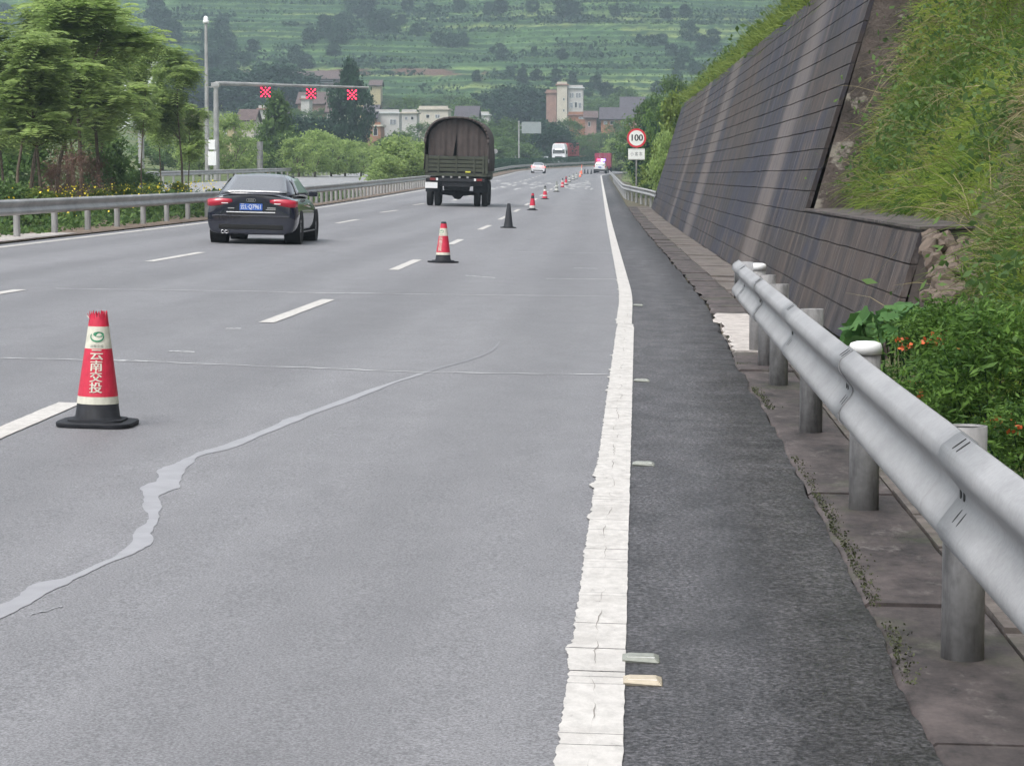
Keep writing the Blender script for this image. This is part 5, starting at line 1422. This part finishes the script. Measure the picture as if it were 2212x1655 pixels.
house('pale three-storey house with rows of windows beside the cream stair tower', (1226, 192, 1259, 258), D1 + 1, 8, M_whi, 'flat', M_winf, [(1229, 201, 1240, 212, 'g'), (1243, 201, 1255, 212, 'g'), (1229, 222, 1238, 234, 'g'), (1241, 221, 1247, 233, 'dark'), (1249, 222, 1256, 234, 'g')])
house('small cream annex left of the stair tower', (1180, 202, 1202, 232), D1 + 6, 6, M_pink, 'flat', M_pink, [])
house('orange brick house with white window below the pale three-storey house', (1228, 250, 1264, 282), D1 - 25, 6, M_brick, 'flat', M_pink, [(1250, 253, 1264, 258, 'g'), (1236, 262, 1243, 270, 'dark')])
house('broken brick shed with a leaning roof near the lane bend', (1264, 256, 1288, 282), D1 - 30, 5, M_pink, 'gable', M_roofbrown, [(1270, 264, 1276, 274, 'dark')])
house('long orange house with grey tiled roof beside the speed sign', (1298, 259, 1372, 292), D1 - 30, 9, M_brick, 'gable', M_roofgrey, [(1304, 262, 1312, 270, 'g'), (1318, 262, 1328, 270, 'dark'), (1342, 264, 1352, 272, 'g'), (1356, 264, 1366, 272, 'g')])
house('old house with dark tiled roof above the long orange house', (1342, 234, 1390, 252), D1 + 15, 9, M_pink, 'gable', M_roofgrey, [(1352, 236, 1380, 241, 'dark')])
house('red roofed farmhouse between the gantry arm and the dark conifer', (643, 226, 702, 246), 520, 9, M_pink, 'gable', M_roofbrown, [(668, 232, 675, 240, 'dark')])
house('tiny whitish hut with a blue tank on the rise behind the signals', (650, 216, 668, 246), 505, 5, M_whi, 'flat', M_pink, [])
house('pale narrow tower house behind the young trees', (559, 238, 576, 300), 430, 5, M_whi, 'flat', M_pink, [])
house('long brown roofed building high behind the gantry arm', (590, 172, 735, 186), 690, 8, M_roofbrown, 'gable', M_roofbrown, [(600, 175, 640, 180, 'dark'), (670, 175, 720, 180, 'dark')])
house('white gabled house left of the covered lorry', (812, 246, 862, 290), 480, 8, M_whi, 'flat', M_winf, [(842, 258, 856, 270, 'g')])
house('low dark roofed house beside the dark conifer', (785, 256, 812, 290), 478, 9, M_pink, 'gable', M_roofgrey, [])
house('orange fronted house under the white gabled house', (782, 274, 822, 310), 440, 7, M_brick, 'flat', M_cream2, [(788, 280, 794, 292, 'g'), (806, 278, 816, 294, 'dark')])
house('wide cream house behind the canvas cover', (905, 238, 968, 275), 500, 8, M_cream2, 'flat', M_cream2, [(920, 248, 928, 256, 'dark'), (940, 248, 950, 256, 'g')])
house('blue-grey roofed shed right of the canvas cover', (985, 255, 1030, 275), 490, 8, M_whi, 'gable', M_roofgrey, [])
house('yellow house behind the leftmost trees and the mast', (374, 242, 420, 300), 330, 7, M_yel, 'flat', M_roofbrown, [(380, 250, 390, 262, 'dark'), (398, 250, 408, 262, 'g')])
house('white house with brown roof left of the yellow house', (340, 236, 376, 305), 345, 7, M_whi, 'gable', M_roofbrown, [(350, 246, 358, 258, 'g')])
house('cream house between the mast and the young trees', (476, 275, 505, 320), 300, 6, M_yel, 'flat', M_roofbrown, [(482, 282, 490, 296, 'g')])
house('small white house between the white gabled house and the cream one', (868, 246, 900, 274), 470, 6, M_whi, 'flat', M_cream2, [(874, 252, 881, 260, 'g'), (887, 252, 894, 260, 'dark')])
house('small pale house right of the red roofed farmhouse', (706, 244, 734, 266), 455, 6, M_whi, 'gable', M_roofbrown, [(712, 250, 719, 258, 'dark')])
house('low cream house left of the segmented column', (516, 262, 548, 292), 380, 6, M_cream2, 'gable', M_roofbrown, [(522, 270, 530, 280, 'g')])
house('low pale house under the left signal', (588, 262, 618, 286), 420, 6, M_whi, 'gable', M_roofgrey, [(596, 268, 604, 276, 'dark')])
house('yellowish house above the orange fronted one', (776, 236, 800, 262), 500, 6, M_yel, 'flat', M_cream2, [(782, 242, 789, 250, 'dark')])
house('pale hut on the field above the cream house', (800, 186, 822, 204), 640, 5, M_yel, 'gable', M_roofbrown, [])
house('white house with a flat roof behind the canvas cover\'s right side', (1032, 250, 1056, 276), 520, 6, M_whi, 'flat', M_winf, [(1038, 256, 1046, 264, 'g')])
# roadside concrete column stub left of the conifers
x, y, z = base_at(562, 215)
ct = thing('utility_column', 'dark grey segmented column among the young trees', 'column', (x, y, z)); t = W(562, 306, 215).z - z
for k in range(4): MB().tube((0, 0, t * k / 4 + .01), (0, 0, t * (k + 1) / 4 - .03), .26, .26, 12).build('segment', M_post, ct)

# ------------------------------------------------------------------ trees
proto('round', 301, 'broadleaf_tree', M_leafmid, ROUND, 80, 4200, .055, .28)
proto('oval', 302, 'broadleaf_tree', M_leafmid, OVAL, 80, 4200, .05, .2)
proto('young', 303, 'young_tree', M_leaf, OVAL, 60, 3600, .055, .16, .18)
proto('dark', 304, 'evergreen_tree', M_leafdark, ROUND, 110, 7500, .055, .12)
proto('conifer', 305, 'conifer', M_leafdark, COLU, 170, 15000, .05, .06, .13, .02)
proto('spire', 306, 'conifer', M_leafmid, CONE, 130, 8000, .055, .06, .14, .02)
proto('hillA', 307, 'hill_tree', M_hillleaf, ROUND, 70, 3000, .085, .08, .22)
proto('hillB', 308, 'hill_tree', M_hillleaf, OVAL, 70, 3000, .085, .08, .2)
proto('shrub', 309, 'shrub', M_leaf, LOW, 70, 3200, .07, .05, .2)
proto('shrubmid', 310, 'shrub', M_leafmid, LOW, 70, 3200, .07, .05, .2)
proto('gold', 311, 'shrub', M_leafyel, LOW, 70, 3200, .06, .05, .2)
proto('brownbush', 312, 'bare_shrub', M_brown, OVAL, 70, 2600, .07, .1, .2)

# feathery roadside trees in the median
FT = []
for k in range(4):
    mb, V, Q, Rn = feather_tree(401 + k, 7.0, .085, 1.85, 1150)
    r = thing('roadside_tree', None, None); mb.build('trunk', M_bark, r, smooth=True); big_mesh('crown', V, Q, M_leaf, r, Rn); FT.append(r)
ft = [(30, 62, 82, 0), (112, -45, 74, 1), (172, -30, 79, 2), (212, 5, 84, 3), (300, 60, 98, 0), (388, 75, 104, 1), (-40, 40, 70, 2), (5, 120, 90, 3), (85, 60, 68, 3), (160, 90, 95, 1), (404, 222, 110, 2), (140, 60, 90, 0), (58, -25, 88, 1), (205, 60, 100, 2), (345, 130, 112, 3)]
ftl = ['feathery green tree second from the left picture edge', 'tall feathery tree whose crown leaves the top of the frame', 'feathery tree with a leaning crown left of the billboard', 'bright feathery tree in front of the billboard', 'feathery tree over the billboard column', 'feathery tree standing just left of the camera mast',
       'feathery tree cut by the left picture edge', 'smaller feathery tree behind the leftmost ones', 'nearest feathery tree right behind the left guardrail', 'shorter feathery tree behind the brown bare shrubs', 'small feathery tree before the yellow house', 'feathery tree in the thick of the left clump', 'tall feathery tree rising behind the leftmost ones', 'feathery tree behind the left clump beside the billboard', 'narrow feathery tree right of the billboard']
seen = set()
for (px, py, d, k), lab in zip(ft, ftl):
    t = W(px, py, d); zb = float(zr(d, -14)) - .05; o = FT[k] if k not in seen else copy_tree(FT[k]); seen.add(k)
    sc = (t.z - zb) / 6.9; o.location = (t.x, t.y, zb); wx = .72 if px > 350 else (.45 if px in (300, 345) else 1.0); o.scale = (sc * wx, sc * wx, sc); o.rotation_euler = (0, 0, px * .7); tag(o, lab, 'tree', 'feathery trees in the median')
def many(lst, cat, group):
    for key, px, py, d, w_, lab in lst: put(key, px, py, d, lab, cat, group, w_)
# undergrowth of the median
G1 = 'shrubs behind the left guardrail'
def median(key, px, py, d, w_, lab, cat='shrub'):
    p = W(px, py, d); zb = float(zr(d, -14)) - .1; put(key, px, py, d, lab, cat, G1, w_, base=zb)
for a in (('gold', 60, 412, 66, 1.6, 'yellow flowering shrub low behind the rail under the leftmost trees'), ('shrubmid', 15, 398, 60, 1.7, 'green shrub behind the rail at the left picture edge'), ('gold', 100, 418, 70, 1.5, 'yellow flowering shrub under the tall feathery tree'), ('gold', 150, 418, 73, 1.3, 'yellowish shrub left of the brown bare bush'),
          ('gold', 210, 412, 80, 1.6, 'yellowish shrub right of the brown bare bush'), ('gold', 262, 404, 86, 1.7, 'yellow-green shrub below the billboard column'), ('gold', 330, 402, 95, 1.7, 'yellow-green shrub left of the black sedan'), ('gold', 385, 398, 102, 1.6, 'yellow-green shrub touching the sedan\'s left side in view'),
          ('brownbush', 160, 318, 78, 2.0, 'reddish brown bare shrub under the feathery trees'), ('brownbush', 120, 350, 72, 1.4, 'smaller brown bare shrub left of the large one'), ('brownbush', 200, 335, 84, 1.6, 'brown bare shrub right of the large one'), ('shrubmid', 235, 340, 90, 2.0, 'dark leafy shrub at the foot of the billboard column'),
          ('shrubmid', 300, 372, 104, 2.2, 'low green shrub beside the trestle left of the sedan'), ('shrubmid', 70, 300, 96, 3.2, 'tall dark shrub mass behind the leftmost trunks'), ('shrubmid', 220, 290, 110, 3.4, 'tall leafy shrub mass behind the brown shrubs'), ('shrubmid', 25, 300, 104, 3.0, 'tall leafy shrub at the far left behind the trunks'),
          ('shrub', 850, 300, 190, 4.5, 'bright green round shrub left of the covered lorry'), ('shrub', 885, 330, 180, 3.2, 'bright green shrub just left of the lorry'), ('shrub', 835, 340, 176, 3.0, 'low bright shrub at the end of the far rail'), ('shrub', 905, 310, 200, 4, 'leafy shrub peeping out left of the canvas cover')): median(*a)
# low green filling along the foot of the left rail
g = np.random.default_rng(61); t = g.uniform(40, 130, 26000); o_ = g.uniform(-16.2, -12.4, 26000)
hmax = .1 + .65 * sst(.35, .65, fbm(t * .35, o_ * .5, 181)) * np.where(t < 108, 1, .4); P = RPv(t, o_, -.05 + g.random(26000) * hmax)
V, Q = leaves(P, .16, g, .5); tag(big_mesh('undergrowth', V, Q, M_leafmid, None, g.random(len(Q)) ** 1.5), 'low green undergrowth along the foot of the left guardrail', 'undergrowth', None, 'stuff')
t = g.uniform(50, 100, 2600); o_ = g.uniform(-16, -13, 2600); kp = fbm(t * .3, o_, 191) > .5
P = RPv(t, o_, .3 + g.random(2600) * .7)[kp]
V, Q = leaves(P, .05, g, .9); tag(big_mesh('yellow_flowers', V, Q, M_yflower), 'scattered yellow flowers above the left guardrail', 'flowers', None, 'stuff')
md_ = tag(strip('median', -15.6, -11.75, M_median, 10, 470, 4, .03), kind='structure')
hv = ribbon('concrete_apron', [(46.5, -12.9, -11.9), (47, -12.9, -11.8), (53.5, -12.7, -11.8), (55, -12.3, -11.85)], M_palecon, md_, .045)
vg = tag(strip('verge', -40, -27.2, M_ground, 10, 600, 4, -.02), kind='structure')
# clipped hedge between the carriageways
hg = thing('hedge', 'long clipped dark green hedge between the two carriageways', 'hedge', RP(200, -14, 0)); L_ = np.array(tuple(hg.location)); n = 52000
t = 190 + 330 * g.random(n); a = g.uniform(-.62, .62, n); hh = 1.45 * (1 - .3 * (a / .62) ** 4) + .08 * fbm(t * .8, t * 0, 66)
z_ = np.where(g.random(n) < .45, hh, hh * g.random(n)); a2 = np.where(z_ > hh * .9, a, np.copysign(.62 - .08 * g.random(n), a)); P = RPv(t, -14 + a2, .03 + z_) - L_
V, Q = leaves(np.array(P), .20, g, .55); big_mesh('foliage', V, Q, M_hedge, hg, g.random(len(Q)))
# the row of young trees beyond the opposite carriageway
G2 = 'trees beyond the opposite carriageway'
many([('young', 505, 250, 215, 4.2, 'bright young tree right of the gantry pole'), ('spire', 597, 212, 235, 5.2, 'cone-shaped green tree under the left signal'), ('young', 645, 300, 225, 4, 'young tree between the two signals, low'), ('young', 680, 285, 230, 4.4, 'young tree under the middle signal'), ('oval', 620, 290, 232, 4.5, 'broad young tree beside the cone-shaped one'),
      ('young', 715, 295, 238, 4.2, 'young tree left of the dark conifer\'s foot'), ('young', 745, 305, 240, 4.0, 'young tree before the dark conifer'), ('young', 780, 310, 244, 4.2, 'young tree right of the dark conifer\'s foot'), ('young', 812, 318, 250, 4.2, 'young tree below the orange fronted house'),
      ('conifer', 754, 142, 330, 6.2, 'tall dark columnar conifer behind the right signal'), ('dark', 655, 258, 330, 9, 'dark round tree behind the young tree row'), ('dark', 700, 262, 340, 7, 'dark tree left of the columnar conifer'), ('oval', 560, 300, 260, 5, 'dim green tree around the segmented column'), ('young', 430, 285, 215, 4.5, 'young tree behind the mast foot'),
      ('oval', 390, 300, 230, 5, 'leafy tree below the yellow house'), ('round', 350, 305, 235, 6, 'round tree below the white brown-roofed house'), ('young', 530, 300, 222, 3.8, 'young tree right of the cream house'), ('oval', 845, 300, 300, 5, 'green tree left of the white gabled house foot'), ('round', 862, 288, 330, 5, 'rounded tree between white house and covered lorry'),
      ('round', 880, 215, 520, 8, 'thin grey-green tree above the wide cream house'), ('round', 1000, 215, 540, 10, 'grey-green tree rising behind the canvas cover'), ('dark', 1060, 205, 600, 16, 'large dark tree left of the stair tower'), ('dark', 1110, 190, 610, 16, 'large dark tree in the middle of the dark clump'), ('dark', 1155, 195, 605, 14, 'large dark tree touching the stair tower'), ('dark', 1030, 225, 595, 11, 'dark tree at the left end of the dark clump'),
      ('round', 1090, 262, 450, 8, 'mid green tree behind the pale direction sign post'), ('dark', 1185, 268, 470, 9, 'dark tree right of the pale direction sign'), ('dark', 1150, 285, 480, 9, 'dark tree below the pale direction sign'), ('round', 1210, 288, 480, 8, 'green tree above the white lorry cab'), ('round', 1060, 280, 440, 8, 'green tree right of the covered lorry'), ('oval', 1085, 300, 430, 6, 'low green tree beside the sign post'),
      ('round', 1250, 296, 510, 8, 'grey-green tree above the red container'), ('oval', 1285, 292, 520, 8, 'grey-green tree at the end of the lane bend'), ('round', 1310, 290, 520, 8, 'green tree under the long orange house'), ('shrubmid', 1130, 312, 440, 7, 'low shrub mass left of the white lorry cab'), ('shrubmid', 1275, 312, 540, 12, 'shrub mass beyond the red container'), ('shrubmid', 1060, 318, 420, 8, 'shrub mass beyond the hedge right of the covered lorry'), ('round', 912, 270, 440, 6, 'leafy tree at the left foot of the wide cream house'), ('round', 980, 262, 440, 7, 'leafy tree between the cream house and the shed'), ('round', 1020, 258, 450, 8, 'leafy tree before the blue-grey roofed shed'), ('oval', 1225, 262, 500, 7, 'tree at the foot of the stair tower'), ('oval', 700, 238, 480, 7, 'tree right of the red roofed farmhouse'), ('oval', 640, 240, 470, 8, 'tree left of the red roofed farmhouse'), ('dark', 560, 225, 480, 10, 'dark tree behind the narrow tower house'), ('round', 1330, 268, 500, 5, 'small tree at the long orange house wall')], 'tree', G2)
# bushes on the right-hand slope beyond the wall
G3 = 'bushes on the right slope beyond the wall'
sl = [('dark', 1410, 268, 142, 2.6, 'dark bush right of the speed sign'), ('young', 1340, 300, 165, 2.6, 'bright bush left of the speed sign'), ('young', 1395, 330, 128, 2.0, 'bright bush at the far wall end'), ('gold', 1405, 355, 124, 2.0, 'yellow-green bush by the flared rail'), ('shrubmid', 1400, 398, 120, 1.3, 'small dark bush at the foot of the wall\'s far end'),
      ('young', 1330, 330, 200, 2.8, 'bright bush above the far rail'), ('oval', 1352, 285, 190, 3.2, 'leafy bush behind the speed sign'), ('round', 1435, 235, 150, 2.8, 'green bush halfway up the slope'), ('shrubmid', 1370, 300, 170, 3.0, 'bush directly behind the sign disc'), ('shrubmid', 1328, 350, 230, 3.0, 'small bush where the far rail fades'), ('gold', 1460, 215, 132, 2.4, 'pale bush near the wall\'s top far corner'), ('oval', 1420, 215, 210, 4, 'grey-green bush up the slope'), ('round', 1390, 250, 240, 4.5, 'dull bush on the far slope'), ('oval', 1450, 175, 215, 4, 'bush on the slope skyline'),
      ('gold', 1385, 372, 131, 1.8, 'yellow-green bush below the sign plate'), ('shrubmid', 1345, 368, 160, 2.2, 'low bush left of the sign post'), ('young', 1440, 290, 126, 1.8, 'bright bush against the wall\'s far edge')]
def bank_put(key, px, py, d, w_, lab):
    # walk outward along the sight line until the bush stands clear of the rail on the slope
    w0 = w_ / d
    while True:
        p = W(px, py, d); w_ = w0 * d
        if p.x - float(cx(d)) > 1.75 + w_ * .42 or d > 420: break
        d += 4
    zb = float(terr(p.x, d)); hgt = float(np.clip(p.z - zb, w_ * .8, w_ * 2.2)); put(key, px, py, d, lab, 'bush', G3, w_, base=p.z - hgt)
for a in sl: bank_put(*a)
# grass and scrub along the wall top and on the slope behind it
g = np.random.default_rng(71)
def slope_pts(n, s0, s1, t0, t1):
    s_ = g.uniform(s0, s1, n); t_ = g.uniform(t0, t1, n) ** 1.0; return s_, t_
n = 5200; s_ = g.uniform(34, 118, n); back = g.random(n) ** 1.6 * 3.2
xw = cx(s_) + WO + BAT * TOPT + .25 + back; zw = cz(s_) + TOPT - .1 + back * .75
dn = fbm(s_ * .2, back, 72); keep = dn > .30
B = np.stack([xw, s_, zw], -1)[keep]; nb = 9; P = np.repeat(B, nb, 0) + g.normal(size=(len(B) * nb, 3)) * .12; N_ = len(P)
lean = np.stack([-.35 + .4 * g.normal(size=N_), .4 * g.normal(size=N_), .9 + .2 * g.normal(size=N_)], -1)
lean += np.repeat(g.normal(size=(len(B), 3)) * .45, nb, 0)
V, Q = blades(P, .6 * (.4 + g.random(N_)), .011, g, lean, .5 * g.random(N_)); 
wt = tag(big_mesh('wall_top_grass', V, Q, M_leafyel, None, np.repeat(np.clip(g.random(N_) * .7 + .3 * np.repeat(dn[keep], nb), 0, 1), 3)), 'long yellow-green grass along the top of the retaining wall', 'grass', None, 'stuff')
bk = []
for s0 in np.arange(34, 121, 2.0):
    for t in np.arange(0, 12.1, 1.0): bk.append((float(cx(s0) + WO + BAT * TOPT + .5 + t * .8), s0, float(cz(s0)) + TOPT - .05 + t * .8 - .35 * fbm(s0 * .2, t * .3, 88)))
nn = 13; rows = len(bk) // nn; Q = [(r_ * nn + c, r_ * nn + c + 1, (r_ + 1) * nn + c + 1, (r_ + 1) * nn + c) for r_ in range(rows - 1) for c in range(nn - 1)]
tag(big_mesh('upper_slope', np.array(bk), Q, M_bank, smooth=True), kind='structure')
# scrub cover over the slope beyond the wall
P = []; rr = []
for k in range(900):
    s0 = g.uniform(117, 330); t = g.random() * 11; x0 = float(cx(s0)) + 3.2 + t * .85; z0 = float(terr(x0, s0)); m_ = 45; tone = g.random()
    P.append(np.array((x0, s0, z0 + .2)) + g.normal(size=(m_, 3)) * np.array((.5, .6, .35))); rr.append(np.clip(tone * .7 + .3 * g.random(m_), 0, 1))
for k in range(420):
    s0 = g.uniform(34, 118); bk_ = g.random() ** 1.3 * 4.5; x0 = float(cx(s0)) + WO + BAT * TOPT + .35 + bk_; z0 = float(cz(s0)) + TOPT + bk_ * .8; m_ = 26; tone = g.random()
    P.append(np.array((x0, s0, z0 + .15)) + g.normal(size=(m_, 3)) * np.array((.28, .45, .26))); rr.append(np.clip(tone * .7 + .3 * g.random(m_), 0, 1))
P = np.concatenate(P); V, Q = leaves(P, .17, g, .5); tag(big_mesh('slope_scrub', V, Q, M_leafmid, None, np.concatenate(rr)), 'mixed green scrub over the slope beyond the wall', 'scrub', None, 'stuff')

# ------------------------------------------------------------------ trees and crops on the hill
G4 = 'trees scattered over the terraced hill'
g = np.random.default_rng(91)
def hill_hit(px, py):
    r = ray(px, py); D = np.arange(640, 1400, 1.0); x = r.x * D / r.y; z = EYE + r.z * D / r.y
    hit = np.nonzero(z <= hillz(x, D))[0]; k = int(hit[0]) if len(hit) else len(D) - 1
    return Vector((x[k], D[k], z[k]))
rowsets = {}
ORD = ['leftmost', 'second from the left', 'third from the left', 'fourth from the left', 'fifth from the left', 'sixth from the left', 'seventh from the left', 'eighth from the left', 'ninth from the left', 'tenth from the left', 'eleventh from the left', 'twelfth from the left', 'thirteenth from the left', 'fourteenth from the left', 'fifteenth from the left', 'sixteenth from the left']
def ordinals(lst, text):
    lst.sort(key=lambda t: t[0])
    for k_, (_, o) in enumerate(lst): o['label'] = text + (', ' + (ORD[k_] if k_ < len(lst) - 1 else 'rightmost') + '' if len(lst) > 1 else '')
for px, py, sz in ((455, 90, 15), (475, 60, 13), (465, 140, 15), (500, 175, 14), (340, 20, 17), (700, 60, 15), (725, 75, 13), (670, 80, 11), (745, 50, 13), (790, 20, 16), (815, 50, 14), (830, 40, 12), (640, 120, 12), (660, 135, 10), (720, 110, 9), (350, 45, 16), (370, 70, 15), (335, 80, 13), (900, 65, 8), (915, 60, 7), (945, 85, 9), (975, 90, 10), (1000, 85, 8), (1085, 120, 8), (1080, 105, 6), (1065, 110, 5), (1155, 112, 6),
                    (1215, 118, 7), (1275, 105, 4), (1375, 128, 4), (1220, 18, 13), (1240, 22, 11), (1150, 15, 8), (1055, 20, 8), (1080, 15, 9), (1200, 165, 9), (1235, 170, 8), (1100, 158, 8), (1130, 165, 9), (1160, 165, 8), (1405, 90, 8), (1430, 85, 7), (1380, 85, 6), (1450, 110, 8), (1490, 70, 13), (1520, 95, 10), (1480, 120, 10), (1465, 140, 8), (1540, 80, 9), (1500, 150, 9), (1460, 165, 8), (850, 60, 8), (865, 45, 7), (610, 140, 8), (560, 150, 9), (530, 130, 8), (500, 150, 12), (470, 120, 14), (490, 90, 12), (440, 140, 13), (400, 150, 13), (545, 100, 8), (1030, 165, 7), (1290, 180, 10), (1310, 195, 9), (1265, 195, 9), (1340, 205, 9), (1420, 190, 8), (760, 15, 10), (880, 15, 8), (930, 20, 7), (990, 12, 8), (1440, 30, 8), (1480, 25, 8), (1330, 25, 7), (10, 30, 12), (60, 40, 12)):
    p = hill_hit(px, py + sz * 1.5); key = 'hillA' if g.random() < .55 else 'hillB'
    col_ = 'far left of' if px < 520 else ('above the signals on' if px < 800 else ('left of centre on' if px < 1040 else ('centre of' if px < 1300 else 'right part of')))
    row = 'high' if py < 70 else ('midway up' if py < 130 else 'low')
    t_ = W(px, py - sz * 1.2, p.y)
    o = put(key, px, py - sz * 1.6, p.y, 'x', 'tree', f'dark trees {row} {col_} the hill', sz * p.y / FPX * 3.4, base=p.z - .5); rowsets.setdefault((row, col_), []).append((px, o))
for (row, col_), lst in rowsets.items(): ordinals(lst, f'dark hill tree {row}, {col_} the slope')
# dense wood at the foot of the hill on the left
wd1, wd2, wd3 = [], [], []
for px in range(330, 620, 21):
    py = 205 + 25 * math.sin(px * .05) + g.normal() * 6; wd1.append((px, put('dark', px, py - 35, 600 + g.normal() * 15, 'x', 'tree', 'wood at the hill foot behind the gantry', 17 + g.normal())))
for px in range(1230, 1420, 24):
    py = 215 + 10 * math.sin(px * .05) + g.normal() * 5; wd2.append((px, put('round', px, py, 640 + g.normal() * 8, 'x', 'tree', 'tree row above the old roofs', 10 + g.normal())))
for px in range(640, 1030, 30):
    py = 214 + 8 * math.sin(px * .09) + g.normal() * 5; wd3.append((px, put('oval', px, py, 655 + g.normal() * 8, 'x', 'tree', 'tree row above the village', 10 + g.normal())))
ordinals(wd1, 'dark tree in the wood behind the gantry'); ordinals(wd2, 'green tree in the row above the old tiled roofs'); ordinals(wd3, 'green tree in the row between hill and village')
# scrubby hedgerows that follow the terrace edges
P = []; rr = []
for k in range(260):
    x0 = g.uniform(-230, 80); y0 = g.uniform(660, 960); L = g.uniform(4, 34); m_ = int(L * 9); h0 = float(hill(x0, y0)); tone = g.random() * .7; big_ = g.uniform(.5, 1.5)
    xs = x0 + np.sort(g.uniform(0, L, m_)); ys = np.full(m_, y0)
    for _ in range(3): ys = ys + (h0 - hill(xs, ys)) / .24
    P.append(np.stack([xs, ys, hillz(xs, ys) + big_ * (.2 + 1.4 * g.random(m_))], -1) + g.normal(size=(m_, 3)) * .5 * big_); rr.append(np.clip(tone + .3 * g.random(m_), 0, 1))
P = np.concatenate(P); V, Q = leaves(P, .9, g, .7); tag(big_mesh('hedgerows', V, Q, M_hillleaf, None, np.concatenate(rr)), 'dark scrubby hedgerows along the terrace edges of the hill', 'hedgerows', None, 'stuff')
# crop tufts that roughen the terraces
n = 80000; xx = g.uniform(-230, 90, n); yy = 660 + 330 * g.random(n); zz = hillz(xx, yy); hq = (hill(xx, yy) + 1.2 * (fbm(xx / 40, yy / 40, 11) - .5)) / STEP; ff = hq - np.floor(hq)
keep = ((ff < .30) | (fbm(xx / 14, yy / 9, 95) > .55)) & ~((np.abs(hq * STEP - (pA.z + pB.z) / 2) < 2.4) & (xx > pA.x - 4) & (xx < pB.x))
P = np.stack([xx, yy, zz + .3], -1)[keep]; V, Q = leaves(P, .6, g, .8); tag(big_mesh('crops', V, Q, M_crop, None, np.clip(fbm(P[:, 0] / 25, P[:, 1] / 12, 97) * 1.2 - .1 + .2 * g.random(len(P)), 0, 1)), 'green crops standing on the hillside terraces', 'crops', None, 'stuff')

# ------------------------------------------------------------------ haze
hz = MB().box(-3100, 3100, -500, 3100, -8, 330).build('haze', None)
m = bpy.data.materials.new('haze'); m.use_nodes = True; t = m.node_tree; t.nodes.clear()
ou = t.nodes.new('ShaderNodeOutputMaterial'); pvn = t.nodes.new('ShaderNodeVolumePrincipled'); pvn.inputs['Density'].default_value = .00044; pvn.inputs['Color'].default_value = (.70, .87, 1.0, 1); pvn.inputs['Anisotropy'].default_value = .2
t.links.new(pvn.outputs[0], ou.inputs['Volume']); hz.data.materials.append(m); hz['kind'] = 'stuff'
